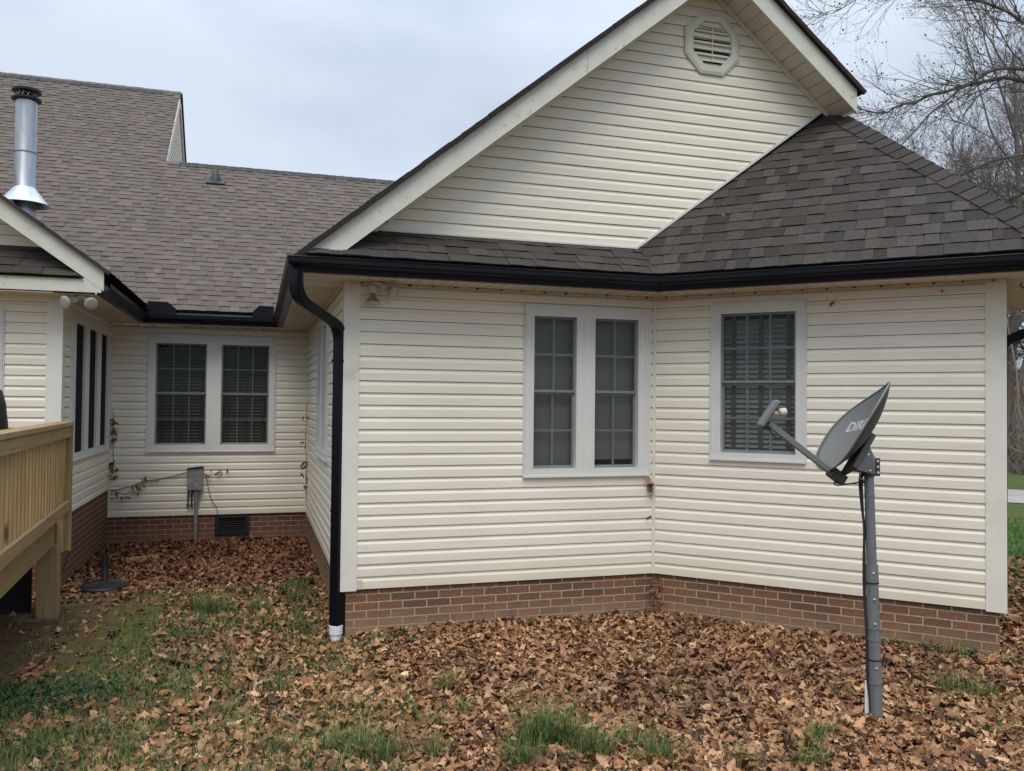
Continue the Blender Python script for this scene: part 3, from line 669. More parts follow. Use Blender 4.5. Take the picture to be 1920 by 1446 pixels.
# gable wall
GB = 1.443; VX = 3.345; VS = .742            # valley line on the gable wall
def gclip(xa, za, slope, above): return ((xa, AY, za), (-slope, 0, 1) if above else (slope, 0, -1))
mb = siding((0, AY), u1n, o1, .6, 5.9, GB, 4.2, [], clips=[((AP.x, AY, AP.z-FH+.04), V3(-SL, 0, 1)), ((AP.x, AY, AP.z-FH+.04), V3(SR, 0, 1)), ((VX, AY, GB), V3(VS, 0, -1))])
mb.build('wall', 'siding', house)
mb = MB()
def strip(mb, A, B_, w, t, y):
    A, B_ = Vector(A), Vector(B_); d = B_-A; nn = V3(-d.z, 0, d.x).normalized(); mb.box((A+B_)/2+V3(0, y, 0), d/2, (0, t/2, 0), nn*w/2)
strip(mb, (VX, AY, GB+.006), (5.37, AY, GB+.006+VS*(5.37-VX)), .024, .022, -.012); strip(mb, (.98, AY, GB-.004), (VX, AY, GB-.004), .016, .03, -.012)
mb.build('j_channel', 'trim', house)
# octagonal vent
vc = V3(4.10, AY-.016, 3.435); mb = MB()
def octo(rw, rh, y): return [V3(vc.x+rw*math.cos(R(22.5+45*k))/math.cos(R(22.5)), y, vc.z+rh*math.sin(R(22.5+45*k))/math.cos(R(22.5))) for k in range(8)]
rings = [octo(.29, .295, AY-.002), octo(.29, .295, AY-.035), octo(.262, .267, AY-.045), octo(.258, .263, AY-.038), octo(.205, .21, AY-.040), octo(.20, .205, AY-.004)]
for a, b in zip(rings, rings[1:]):
    for k in range(8): mb.face([a[k], a[(k+1) % 8], b[(k+1) % 8], b[k]])
vent = mb.build('gable_vent', 'fascia', house)
mb = MB(); mb.face(octo(.199, .204, AY-.006)); mb.build('vent_opening', 'dark', vent)
mb = MB(); zz = -.165
while zz < .19:
    hw = min(.198, .198*1.0+.083-max(0, abs(zz)-.0))
    hw = .198 if abs(zz) < .085 else .198-(abs(zz)-.085)
    mb.box((vc.x, AY-.024, vc.z+zz+.006), (hw, 0, 0), (0, .013, .016), (0, .0015, -.0015)); zz += .055
mb.bx(vc.x-.004, vc.x+.004, AY-.0345, AY-.03, vc.z-.17, vc.z+.17)
mb.build('louver', 'fascia', vent)
# main roof slopes
for (sx, xe, S) in ((-1, XL-.04, SL), (1, XRr+.07, SR)):
    c_ = 1/math.hypot(1, S); Vd = V3(-sx*c_, 0, S*c_)
    ze = AP.z+.035-abs(AP.x-xe)*S
    ln = abs(AP.x-xe)/c_
    O_ = V3(xe, RY-.03, ze)
    mbm = shingles(O_, (0, 1, 0), Vd, 0, 9.5, 0, ln, [], 'shingle', lo=.82, hi=1.18)
    # thick, slightly ragged shingle edge on the rake
    Nn = V3(0, 1, 0).cross(Vd); Nn = Nn if Nn.z > 0 else -Nn; k = 0
    while k < ln:
        e = min(k+.143, ln); j = random.uniform(-.006, .010)
        mbm.box(O_+Vd*((k+e)/2)+V3(0, -.004+j/2, 0)+Nn*(-.012+random.uniform(-.001, .004)), Vd*((e-k)/2+.004), (0, .014, 0), Nn*.019+Vd*0, .5); k += .143
    mbm.build('roof', 'shingle', house, weld=False)
cap((AP.x, RY-.03, AP.z+.045), (AP.x, RY+9.4, AP.z+.045), V3(-1, 0, -SL).normalized(), V3(1, 0, -SR).normalized()).build('ridge_cap', 'shingle', bpy.data.objects['roof.003'], weld=False)

# skirt roof in front of the gable wall and the wing's roof
EO = .435; ZEV = 1.135
S1 = .70; S2 = 1.0
c1 = 1/math.hypot(1, S1); V1 = V3(0, c1, S1*c1); Osk = V3(0, AY-EO, ZEV)
c2 = 1/math.hypot(1, S2); V2 = N2*c2+V3(0, 0, S2*c2); Ow = V3(BX, AY, ZEV)-N2*EO
# valley plane: equal heights of both planes -> S1*(y-(AY-EO)) = S2*((X-Ow).N2)
vn = V3(S2*N2.x, S2*N2.y-S1, 0); vk = S2*(N2.x*BX+N2.y*AY-EO)-S1*(AY-EO)   # vn.X = vk on the valley
vco = V3(vk/vn.x, 0, 0)
mb = shingles(Osk, (1, 0, 0), V1, XL+.02, 4.2, 0, (EO+.02)/c1, [(vco, vn), ((0, AY-.002, 0), (0, 1, 0)), ((AP.x, 0, AP.z-.012), (-SL, 0, 1))], 'shingle', lo=.8, hi=1.2)
mb.build('roof', 'shingle', house, weld=False)
hipx = CX+EO*(W2.x-N2.x)
mb = shingles(Ow, W2, V2, -1.0, 3.6, 0, 3.4/c2, [(vco, -vn), ], 'shingle', lo=.70, hi=1.34, tabs=(.07, .24))
# hip against the end face; both pitches equal so the hip bisects the corner
hd = (N2-W2); cnr = V3(CX, CY, ZEV)+W2*EO-N2*EO; hn = V3(hd.y, -hd.x, 0)
mb.clip(cnr, hn if hn.x > 0 else -hn)
# behind the gable wall only right of the rake
mb.clip(V3(0, 7.9, 0), (0, 1, 0))
rw = mb.build('roof', 'shingle', house, weld=False)
V4 = -W2*c2+V3(0, 0, S2*c2)
mb = shingles(cnr, N2, V4, -.05, 4.6, 0, 3.4/c2, [(cnr, -hn if hn.x > 0 else hn), ((0, 7.9, 0), (0, 1, 0))], 'shingle', lo=.78, hi=1.22)
mb.build('roof', 'shingle', house, weld=False)
H0 = cnr; ch = (hd.normalized()*1.0); rise = S2*(-W2).dot(ch); ht = 3.5
H1 = H0+ch*ht+V3(0, 0, rise*ht)
dh = (H1-H0).normalized()
sA = (-V2-dh*(-V2).dot(dh)).normalized(); sB = (-V4-dh*(-V4).dot(dh)).normalized()
cap(H0+V3(0, 0, .004), H1, sA, sB, w=.15, expo=.135, toneR=(.75, 1.05)).build('hip_cap', 'shingle', rw, weld=False)
# end-face backing beyond the hip so the roof is closed
# left wing gable ------------------------------------------------------
LY = FY-OH; SLW = .72; XE2, ZE2 = -1.39, 1.212; XR2 = -4.3
def lz(x): return ZE2+SLW*(XE2-x)
mb = MB()
A = [V3(XR2, LY, lz(XR2)), V3(XE2, LY, lz(XE2)), V3(XE2, LY, lz(XE2)-.185), V3(XR2, LY, lz(XR2)-.195)]; Bk = [p+V3(0, .02, 0) for p in A]
mb.face(A[::-1]); mb.face(Bk)
for i in range(4): mb.face([A[i], A[(i+1) % 4], Bk[(i+1) % 4], Bk[i]])
mb.build('fascia', 'fascia', house)
mb = MB(); mb.bx(-5.2, XE2-.02, LY+.003, LY+.018, 1.010, 1.142); mb.build('fascia', 'fascia', house)
mb = shingles((0, LY-.03, 1.15), (1, 0, 0), V3(0, c1, .78*c1).normalized(), -5.2, -1.5, 0, .52, [((0, FY, 0), (0, 1, 0)), ((XE2, 0, lz(XE2)-.20), (SLW, 0, 1))], 'shingle', tabs=(.22, .3)); mb.build('roof', 'shingle', house, weld=False)
siding((0, FY), u1n, o1, -5.2, -1.9, 1.47, 3.3, [], clips=[((XE2, 0, lz(XE2)-.18), (SLW, 0, 1))]).build('wall', 'siding', house)
mb = MB(); mb.face([V3(XR2, LY+.02, lz(XR2)-.17), V3(XE2-.02, LY+.02, lz(XE2)-.16), V3(XE2-.02, FY, lz(XE2)-.16), V3(XR2, FY, lz(XR2)-.17)]); mb.build('soffit', 'soffit', house)
cw = 1/math.hypot(1, SLW)
mb = shingles((XE2+.05, LY-.03, lz(XE2+.05)+.03), (0, 1, 0), V3(-cw, 0, SLW*cw), 0, 5.5, 0, abs(XR2-XE2-.05)/cw, [], 'shingle_pale')
k = 0
while k < 3.6: mb.box(V3(XE2+.05-cw*(k+.07), LY-.035+random.uniform(-.003, .006), lz(XE2+.05)+.017+SLW*cw*(k+.07)), V3(-cw, 0, SLW*cw)*.075, (0, .014, 0), V3(SLW*cw, 0, cw)*.016, .35); k += .143
mb.build('roof', 'shingle_pale', house, weld=False)
mb = MB(); mb.face([V3(XR2, LY-.03, lz(XR2)+.03), V3(XR2-3, LY-.03, lz(XR2)+.03-3*SLW), V3(XR2-3, LY+5.5, lz(XR2)+.03-3*SLW), V3(XR2, LY+5.5, lz(XR2)+.03)]); mb.build('back_slope', 'shingle_pale', house)

# chimney pipe -----------------------------------------------------------
cx_, cy_ = -2.502, 10.5
mb = MB(); mb.lathe((cx_, cy_, 1.85), (0, 0, 1), [(0, .123), (.42, .113), (.43, .108), (1.52, .108)], 40)
ch_ = mb.build('chimney', 'galv', house)
mb = MB(); mb.lathe((cx_, cy_, 2.165), (0, 0, 1), [(0, .252), (.005, .256), (.185, .114), (.195, .112)], 48); mb.build('storm_collar', 'galv_bright', ch_)
mb = MB(); mb.lathe((cx_, cy_, 2.74), (0, 0, 1), [(0, .108), (.004, .112), (.016, .112), (.02, .108)], 40); mb.build('seam_band', 'pole_metal', ch_)
mb = MB(); mb.lathe((cx_, cy_, 3.33), (0, 0, 1), [(.0, .115), (.012, .15), (.03, .152), (.05, .12), (.055, .10), (.055, .05)], 40)
mb.lathe((cx_, cy_, 3.43), (0, 0, 1), [(.0, .09), (.005, .148), (.028, .15), (.055, .11), (.075, .04), (.078, 0)], 40); mb.build('chimney_cap', 'black_metal', ch_)
mb = MB()
for k in range(10): a = k*math.pi/5; mb.tube([(cx_+.085*math.cos(a), cy_+.085*math.sin(a), 3.37), (cx_+.085*math.cos(a+.2), cy_+.085*math.sin(a+.2), 3.44)], .007, 6)
mb.lathe((cx_, cy_, 3.405), (0, 0, 1), [(0, .1), (.006, .104), (.012, .1)], 30); mb.build('cap_strut', 'galv_bright', ch_)
# bent roof vent pipe on the far roof
vx, vy = -.68, 14.62; vz = backz(vy)
mb = MB(); mb.box((vx, vy-.03, vz+.01), (.15, 0, 0), Vb*.11, V3(0, -P1, 1).normalized()*.006); mb.lathe((vx, vy, vz-.05), (0, 0, 1), [(0, .095), (.09, .085), (.17, .06), (.20, .05), (.2, .0)], 20)
vp = mb.build('roof_vent', 'dish_back', house)
mb = MB(); mb.tube([(vx+.01, vy, vz+.12), (vx+.01, vy, vz+.26)], .035, 14); mb.build('vent_pipe', 'cable_brown', vp)

# crawl space vent
mb = MB(); x0, x1, z0, z1 = -.495, -.052, -1.815, -1.562
for a in ((x0, x1, z1-.035, z1), (x0, x1, z0, z0+.035), (x0, x0+.05, z0+.035, z1-.035), (x1-.05, x1, z0+.035, z1-.035)): mb.bx(a[0], a[1], DY-.03, DY+.01, a[2], a[3])
cv = mb.build('crawl_vent', 'black_metal', house)
mb = MB()
for k in range(6): zc = z0+.05+k*.029; mb.box(((x0+x1)/2, DY-.008, zc), ((x1-x0)/2-.052, 0, 0), (0, .010, .007), (0, .0015, -.002))
mb.build('louver', 'black_metal', cv)
mb = MB(); mb.bx(x0+.05, x1-.05, DY-.001, DY+.003, z0+.035, z1-.035); mb.build('backing', 'dark', cv)

# --- flood lights ---------------------------------------------------------
def floodlight(name, base, dirs, label):
    t = empty(name, base, label, 'flood light', 'twin flood lights under the eaves'); b = Vector(base)
    mb = MB(); mb.lathe(b, (0, 0, -1), [(0, .052), (.012, .052), (.022, .04), (.025, 0)], 20); mb.build('mount', 'lamp_holder', t)
    for dj, (d, silver, off) in enumerate(dirs):
        d = Vector(d).normalized(); p = b+Vector(off)
        mb = MB(); mb.tube([b-V3(0, 0, .015), p], .011, 10); mb.lathe(p-d*.01, d, [(0, .012), (.004, .030), (.06, .034), (.068, .028), (.066, .0)], 18)
        mb.build('lamp_holder', 'lamp_holder', t)
        mb = MB(); mb.lathe(p+d*.055, d, [(0, .018), (.02, .021), (.034, .03), (.072, .060), (.082, .062)], 26); bl = mb.build('bulb', 'bulb_silver' if silver else 'bulb', t)
        mb = MB(); mb.lathe(p+d*.137, d, [(0, .062), (.007, .055), (.012, .034), (.013, 0)], 26); mb.build('lens', 'bulb', bl)
    return t
floodlight('flood_light', (AX+.235, AY-.075, ZT-.006), [((-.05, -.12, -1), True, (-.03, -.01, -.035)), ((.62, -.55, -.50), False, (.045, -.012, -.02))], 'twin flood light under the eave beside the black downspout corner, one bulb pointing down')
floodlight('flood_light', (-1.60, 8.86, ZT-.004), [((-.55, -.75, -.35), False, (-.05, -.02, -.03)), ((.42, -.80, -.4), False, (.045, -.03, -.03))], 'twin flood light with clouded bulbs under the left wing eave above the deck')

# --- utility box with conduit and cables -------------------------------------
ub = empty('utility_box', (-.745, DY-.03, GZ), 'grey utility box with a conduit on the back courtyard wall below the window', 'utility box')
bx0, bx1, bz0, bz1 = -.848, -.652, -1.205, -.915
mb = MB(); mb.bx(bx0, bx1, DY-.11, DY-.012, bz0, bz1); mb.bevel(.006); bb = mb.build('housing', 'grey_box', ub)
mb = MB(); mb.box(((bx0+bx1)/2, DY-.07, bz1+.012), (.105, 0, .012), (0, .06, 0), (0, 0, .004)); mb.build('lid', 'black_metal', ub)
mb = MB(); mb.tube([(-.735, DY-.055, bz0+.01), (-.735, DY-.055, -1.3), (-.735, DY-.045, GZ-.1)], [.034, .024, .021], 12); mb.build('conduit', 'grey_box', ub)
mb = MB(); mb.tube([(-.68, DY-.06, bz0+.01), (-.70, DY-.06, bz0-.08), (-.712, DY-.05, bz0-.2)], .014, 10)
mb.build('elbow', 'grey_box', ub)
for zc in (-1.42, -1.62, -1.8): mb = MB(); mb.lathe((-.735, DY-.047, zc), (0, 0, 1), [(0, .026), (.012, .026)], 12); mb.build('clamp', 'grey_box', ub)
for xx, zc in ((-.835, -.20), (-.79, -.2)):
    mb = MB(); mb.tube([(xx+.012, DY-.05, bz0+.01), (xx, DY-.05, bz0-.05), (xx, DY-.05, bz0+zc)], .009, 8); mb.lathe((xx, DY-.05, bz0+zc-.022), (0, 0, 1), [(-.004, 0), (0, .018), (.03, .018), (.036, .008)], 12); mb.build('cable_end', 'cable', ub)
def cable(name, pts, r, m, label, cat='cable', parent=None):
    P = [Vector(p) for p in pts]; out = []
    for i in range(len(P)-1):
        p0, p1, p2, p3 = P[max(i-1, 0)], P[i], P[i+1], P[min(i+2, len(P)-1)]
        for k in range(6):
            t = k/6; out.append(.5*((2*p1)+(-p0+p2)*t+(2*p0-5*p1+4*p2-p3)*t*t+(-p0+3*p1-3*p2+p3)*t**3))
    out.append(P[-1]); mb = MB(); mb.tube(out, r, 6); o = mb.build(name, m, parent)
    if not parent: tag(o, label, cat); rebase(o, pts[0])
    return o
cable('cable', [(bx0+.01, DY-.05, -.965), (-1.02, DY-.03, -1.02), (-1.2, DY-.03, -1.06), (-1.38, DY-.03, -1.08), (-1.55, DY-.035, -1.15), (-1.78, DY-.03, -1.20)], .006, 'cable', 'thin dark cable sagging left from the grey utility box to the courtyard corner')
cable('cable', [(bx1-.005, DY-.05, -.98), (-.61, DY-.03, -1.04), (-.58, DY-.03, -1.2), (-.53, DY-.03, -1.36), (-.47, DY-.03, -1.46), (-.455, DY-.025, -1.56)], .004, 'cable', 'thin dark cable dropping from the grey utility box to the black crawl space vent')

# --- dead leaf clumps caught on vines and in corners ---------------------------
def leafquad(mb, c, size, tone):
    c = Vector(c); a = Vector((random.gauss(0, 1), random.gauss(0, 1), random.gauss(0, 1))).normalized(); b = a.cross(Vector((random.gauss(0, 1), random.gauss(0, 1), random.gauss(0, 1)))).normalized(); n = a.cross(b)
    pts = []
    for k, (x, y) in enumerate(((-1, 0), (-.55, .28), (-.2, .62), (.15, .3), (.6, .5), (1, 0), (.5, -.45), (.1, -.3), (-.3, -.6), (-.6, -.25))): pts.append(c+a*x*size+b*y*size*.8+n*(abs(y)**1.5*size*.5+x*x*size*.2))
    for i in range(len(pts)): mb.face([c, pts[i], pts[(i+1) % len(pts)]], None, tone)
def clump(cs, label, size=.05, n=9, spread=.06, stem=None):
    mb = MB()
    for c in cs:
        for k in range(n):
            p = Vector(c)+Vector((random.uniform(-spread, spread), -random.uniform(0, .03), random.uniform(-spread*1.5, spread*1.5)))
            t = random.uniform(.6, 1.5); leafquad(mb, p, size*random.uniform(.5, 1.1), (t, t*random.uniform(.85, 1.05), t*.9))
    if stem: mb.tube(stem, .004, 5, tone=.8)
    o = mb.build('dead_vine', 'dry_leaf', None, weld=False); tag(o, label, 'dead leaves'); rebase(o, cs[-1]); return o
yb = DY-.05
clump([(-1.77, yb, -.30), (-1.75, yb, -.42), (-1.76, yb, -.55)], 'long clump of dead brown leaves in the left courtyard corner beside the triple window', .05, 9, .03, [(-1.77, yb, -.15), (-1.76, yb, -.8)])
clump([(-1.77, yb, -.88), (-1.75, yb, -.98)], 'short clump of dead leaves in the left courtyard corner halfway between window and brick', .05, 9, .035)
clump([(-1.73, yb, -1.22), (-1.62, yb-.02, -1.27), (-1.50, yb, -1.20), (-1.4, yb, -1.12)], 'dead leafy vine trailing along the cable at the left courtyard corner', .045, 6, .05, [(-1.78, yb, -1.18), (-1.6, yb, -1.25), (-1.4, yb, -1.1), (-1.2, yb+.01, -1.07)])
clump([(-.56, yb, -.99), (-.46, yb, -.97)], 'few dead leaves stuck on the siding right of the grey utility box', .045, 4, .03)
clump([(-.34, yb, -.965)], 'single curled dead leaf on the siding well right of the grey utility box', .035, 2, .01)
yr = 11.7
clump([(AX-.05, yr, -.25), (AX-.06, yr, -.42), (AX-.07, yr, -.60)], 'dead vine leaves high in the right courtyard corner, level with the window', .045, 4, .03, [(AX-.03, yr+.1, .0), (AX-.04, yr+.1, -.7)])
clump([(AX-.05, yr, -.86), (AX-.05, yr, -1.02), (AX-.03, yr, -1.2)], 'dead vine leaves low in the right courtyard corner above the brick', .05, 5, .04, [(AX-.03, yr+.1, -.7), (AX-.02, yr+.1, -1.4)])
clump([(BX-.06, AY-.04, -.72), (BX-.05, AY-.04, -.77)], 'dead leaf stuck in the inside corner just below the double window', .045, 5, .02)
clump([(BX-.07, AY-.04, -1.04)], 'small dead leaf stuck near the inside corner low on the siding', .035, 3, .012)
clump([(BX-.01, AY-.08, -1.62), (BX-.01, AY-.09, -1.72), (BX-.01, AY-.1, -1.84)], 'dead leaves heaped up the brick in the inside corner of the foundation', .055, 8, .04)
def wp(s, z, o=.03): return V3(BX, AY, z)+W2*s-N2*o
for s_, z_, lb in ((1.53, .86, 'two dry leaves caught below the wing eave right of the single window'), (2.36, .90, 'dry leaf caught below the wing eave near the right end of the wall')):
    clump([wp(s_, z_)], lb, .032, 2, .02)
cS = V3(CX, CY, .94)+W2*.13; clump([cS], 'dry leaf and cobweb under the eave at the right wing corner', .03, 3, .03)
clump([(1.02, AY-.06, 1.50)], 'pale dead leaf wedged under the left end of the gable siding', .03, 3, .015)
clump([(3.98, AY-.45, 1.74)], 'small twig and leaf lying on the shingles by the gable valley', .03, 2, .03)

# ------------------------------------------------------------------ ground
def gz(x, y): return GZ - .055*math.exp(-((x-.66)**2+(y-6.95)**2)/.12) + .012*noise.noise(Vector((x*1.3, y*1.3, 0)))+.006*noise.noise(Vector((x*5, y*5, 3)))
def gz_np(x, y): return GZ+.02+.0*x
def inside(x, y):
    if x > AX-.0 and y > AY and x <= BX: return True
    if x > BX:
        p = V3(x-BX, y-AY, 0); q = V3(x-CX, y-CY, 0)
        if p.dot(N2) > 0 and q.dot(W2) < 0: return True
        if y > 9 and x < 8 and q.dot(W2) < 0: return True
    if y > DY: return x < 8
    if x < EX+.01 and y > FY: return True
    return False
def sstep(a, b, t): t = min(max((t-a)/(b-a), 0), 1); return t*t*(3-2*t)
def nz2(x, y, s, o=0): return noise.noise(Vector((x*s, y*s, o)))
def leafd(x, y):
    """leaf cover 0..1"""
    n = nz2(x, y, 1.1, 5)*.5+nz2(x, y, 3.0, 9)*.35
    a = sstep(.1, 1.0, x+n*.8) * 1.0                      # thick in front of the big wall
    a = max(a, sstep(8.6, 9.6, y+n) if x < AX else 0)     # and at the back of the courtyard
    b = .34+n*.9                                          # patchy between
    if y < 6.7: b += .22
    if x < -.1 and y < 5.35+n*.6: b -= .5*sstep(.1, -.5, x)
    if x < -.35 and 5.6 < y < 6.4: b -= .35
    if x < -.75-(y-7.5)*.05 and y > 6.2 and y < 9.0: b -= .6
    return min(max(max(a*(.93+n*.2), b), .04), 1)
def mossd(x, y):
    # band from the umbrella stand towards the deck's near end
    t = (9.0-y)/3.0; cxm = -.85-.45*t
    return math.exp(-((x-cxm)/.33)**2)*sstep(9.3, 8.6, y)*sstep(5.6, 6.4, y)
def grassd(x, y):
    n = nz2(x, y, 1.5, 2)*.6+nz2(x, y, 4, 7)*.3
    g = 0
    if x < 1.0 and y < 9: g = .6+n
    if x < .1 and y < 5.5: g = max(g, .75*sstep(.1, -.7, x)+n*.8)
    if x < -.6 and 5.6 < y < 6.5: g = .8+n
    if x < -1.1 and y > 6.4: g *= .25
    g = max(g, .16+n*.7) if y < 4.7 else g
    if x > 5.7: g = max(g, sstep(8.3, 9.2, math.hypot(x-0, y)*.78+n))
    return min(max(g, 0), 1)
xs = np.unique(np.concatenate([np.linspace(-900, -60, 12), np.linspace(-60, -8, 14), np.arange(-8, 12.01, .16), np.linspace(12, 70, 40), np.linspace(70, 900, 14)]))
ys = np.unique(np.concatenate([np.linspace(-300, -6, 10), np.arange(-6, 1, .5), np.arange(1, 16.01, .16), np.linspace(16, 70, 36), np.linspace(70, 900, 14)]))
verts, cov = [], []
for y in ys:
    for x in xs:
        z = gz(x, y) if (-8 < x < 12 and -6 < y < 16) else GZ+.02
        r = math.hypot(x, y)
        if y > 0 and r > 52: z += min((r-52)*.11, 9)*sstep(-.6, .2, x/r) + .5*nz2(x, y, .03)
        verts.append((x, y, z)); g = grassd(x, y) if r < 20 else .75+nz2(x, y, .2)*.5
        if r > 30: g = max(0, .7-(r-30)*.06)
        cov.append((g if not inside(x, y) else 0, mossd(x, y) if r < 20 else 0, sstep(8.8, 10.0, r)*(1-sstep(26, 34, r)) if x > 5 and not inside(x, y) else 0, 1))
nx = len(xs); faces = [(j*nx+i, j*nx+i+1, (j+1)*nx+i+1, (j+1)*nx+i) for j in range(len(ys)-1) for i in range(nx-1)]
me = bpy.data.meshes.new('ground'); me.from_pydata(verts, [], faces); me.materials.append(MATS['soil'])
ca = me.color_attributes.new('cover', 'FLOAT_COLOR', 'POINT'); ca.data.foreach_set('color', np.array(cov, dtype=np.float32).ravel())
me.polygons.foreach_set('use_smooth', [True]*len(me.polygons))
go = bpy.data.objects.new('ground', me); col.objects.link(go); tag(go, kind='structure')
# gravel drive beyond the lawn
mb = MB(); d = V3(.70, -.71, 0); n_ = V3(.71, .70, 0); c = V3(15.75, 14.1, GZ+.035)
for k in range(-30, 30):
    a, b = c+d*k, c+d*(k+1); e0, e1 = .15*nz2(k, 0, .4), .15*nz2(k+1, 0, .4)
    mb.face([a-n_*(1.5+e0), b-n_*(1.5+e1), b+n_*(1.65+e1), a+n_*(1.65+e0)][::-1])
o = mb.build('driveway', 'gravel'); tag(o, kind='structure')

# leaf litter -------------------------------------------------------------
def outline(kind):
    if kind == 0: P = [(-1, 0), (-.75, .42), (-.3, .62), (.1, .5), (.45, .62), (.75, .3), (1, 0)]           # beech-like / plain
    elif kind == 1: P = [(-1, 0), (-.7, .35), (-.85, .75), (-.2, .5), (.05, .95), (.35, .42), (.8, .55), (.62, .2), (1, 0)]      # maple
    elif kind == 2: P = [(-.8, 0), (-.95, .5), (-.35, .8), (.1, .6), (.5, .8), (.75, .45), (.62, .18), (.75, 0)]     # tulip tree
    else: P = [(-1, 0), (-.7, .22), (-.45, .5), (-.25, .25), (.05, .55), (.2, .28), (.5, .42), (.65, .15), (1, 0)]              # oak
    return P
def leaf_template(kind, seed):
    rg = np.random.default_rng(seed); P = outline(kind); n = len(P)
    top = [(x+rg.normal(0, .04), y+rg.normal(0, .05)) for x, y in P]; bot = [(x+rg.normal(0, .04), -y+rg.normal(0, .05)) for x, y in P[1:-1]]
    mid = [(-.35, 0), (.35, 0)]
    pts = np.array(top+bot+mid); N = len(top); B0 = N; M0 = N+len(bot); f = []
    def near(i, j): return i if j is None else j
    T = list(range(N)); Bt = [0]+list(range(B0, B0+len(bot)))+[N-1]
    for side, flip in ((T, False), (Bt, True)):
        for a, b in zip(side, side[1:]):
            xm = (pts[a][0]+pts[b][0])/2; m = M0 if xm < 0 else M0+1
            f.append((a, m, b) if not flip else (a, b, m))
        # bridge between mid points at the side's middle vertex
        xs_ = [abs((pts[a][0]+pts[b][0])/2) for a, b in zip(side, side[1:])]
        k = next(i for i, (a, b) in enumerate(zip(side, side[1:])) if (pts[a][0]+pts[b][0])/2 >= 0); v = side[k]
        f.append((M0, M0+1, v) if not flip else (M0+1, M0, v))
    x, y = pts[:, 0], pts[:, 1]
    fold = rg.uniform(.0, 1.0); curl = rg.uniform(-.8, .9); z = fold*np.abs(y)**1.2+curl*x*x*.6+rg.normal(0, .07, len(x))+rg.uniform(-.3, .5)*x*y
    return np.column_stack([pts[:, 0], pts[:, 1], z]), np.array(f)
TPL = [leaf_template((0, 3, 0, 2, 0, 1, 0)[k % 7], k) for k in range(28)]
def scatter_leaves(name, pts, sizes, tones, zoff, tilt, m='litter'):
    n = len(pts); which = rng.integers(0, len(TPL), n); VV, FF, CC = [], [], []; base = 0
    for t, (tv, tf) in enumerate(TPL):
        idx = np.where(which == t)[0]; k = len(idx)
        if k == 0: continue
        az = rng.uniform(0, 2*np.pi, k); tx = rng.normal(0, tilt, k); ty = rng.normal(0, tilt, k)
        flipz = np.where(rng.random(k) < .5, -1., 1.)
        v = tv[None]*sizes[idx][:, None, None]; v = v*np.stack([np.ones(k), rng.uniform(.42, .95, k), flipz*rng.uniform(.5, 1.5, k)], 1)[:, None, :]
        c, s = np.cos(tx)[:, None], np.sin(tx)[:, None]; y, z = v[..., 1]*c-v[..., 2]*s, v[..., 1]*s+v[..., 2]*c
        c, s = np.cos(ty)[:, None], np.sin(ty)[:, None]; x, z = v[..., 0]*c+z*s, -v[..., 0]*s+z*c
        c, s = np.cos(az)[:, None], np.sin(az)[:, None]; X, Y = x*c-y*s, x*s+y*c
        Z = z-np.minimum(z.min(1), 0)[:, None]*.75
        P = np.stack([X+pts[idx, 0:1], Y+pts[idx, 1:2], Z+pts[idx, 2:3]+zoff[idx][:, None]], -1)
        VV.append(P.reshape(-1, 3)); nv = tv.shape[0]
        FF.append((tf[None]+(np.arange(k)*nv)[:, None, None]+base).reshape(-1, 3)); base += k*nv
        CC.append(np.repeat(np.column_stack([tones[idx], np.ones(k)]), nv, 0))
    V, Fc, Cc = np.vstack(VV), np.vstack(FF), np.vstack(CC)
    return raw_mesh(name, V, Fc, Cc, m)
def raw_mesh(name, V, Fc, Cc, m, smooth=False):
    me = bpy.data.meshes.new(name); me.vertices.add(len(V)); me.vertices.foreach_set('co', V.astype(np.float32).ravel())
    k = Fc.shape[1]; me.loops.add(len(Fc)*k); me.loops.foreach_set('vertex_index', Fc.astype(np.int32).ravel())
    me.polygons.add(len(Fc)); me.polygons.foreach_set('loop_start', np.arange(len(Fc), dtype=np.int32)*k); me.polygons.foreach_set('loop_total', np.full(len(Fc), k, dtype=np.int32))
    me.update(calc_edges=True); me.validate()
    if smooth: me.polygons.foreach_set('use_smooth', [True]*len(me.polygons))
    a = me.color_attributes.new('leafcol', 'FLOAT_COLOR', 'POINT'); a.data.foreach_set('color', Cc.astype(np.float32).ravel())
    me.materials.append(MATS[m]); o = bpy.data.objects.new(name, me); col.objects.link(o); return o
def in_view(x, y, lim=.30):      # the wedge the camera and nearby cameras can see
    az = math.atan2(x, y); return -.35-lim*.4 < az < .95+lim*.3
pts = []
NLEAF = 140000
while len(pts) < NLEAF:
    r = math.sqrt(random.uniform(2.6**2, 12.6**2)); az = random.uniform(-.42, 1.02); x, y = r*math.sin(az), r*math.cos(az)
    if y < 2.2 or inside(x, y) or random.random() > leafd(x, y): continue
    if x < -1.55 and y < 8.4: 
        if random.random() > .25: continue
    if r > 9.2 and x > 5.5 and random.random() < .75: continue
    if mossd(x, y) > .45 and random.random() < .35: continue
    if x > .35 and x < AX and 7.2 < y < 8.1 and random.random() < .8: continue       # bare patch by the side wall
    if random.random() < (r-7)/14: continue
    pts.append((x, y, gz(x, y)))
pts = np.array(pts); n = len(pts)
hue = rng.random(n)
pal = np.array([(.34, .20, .105), (.27, .15, .078), (.17, .088, .048), (.44, .275, .155), (.10, .052, .032), (.30, .15, .07), (.53, .37, .23), (.05, .03, .02)])
prob = np.array([.22, .22, .17, .14, .1, .08, .04, .03])
tones = pal[rng.choice(len(pal), n, p=prob)]*np.array([1.0, .94, .90])*rng.uniform(.7, 1.25, (n, 1))
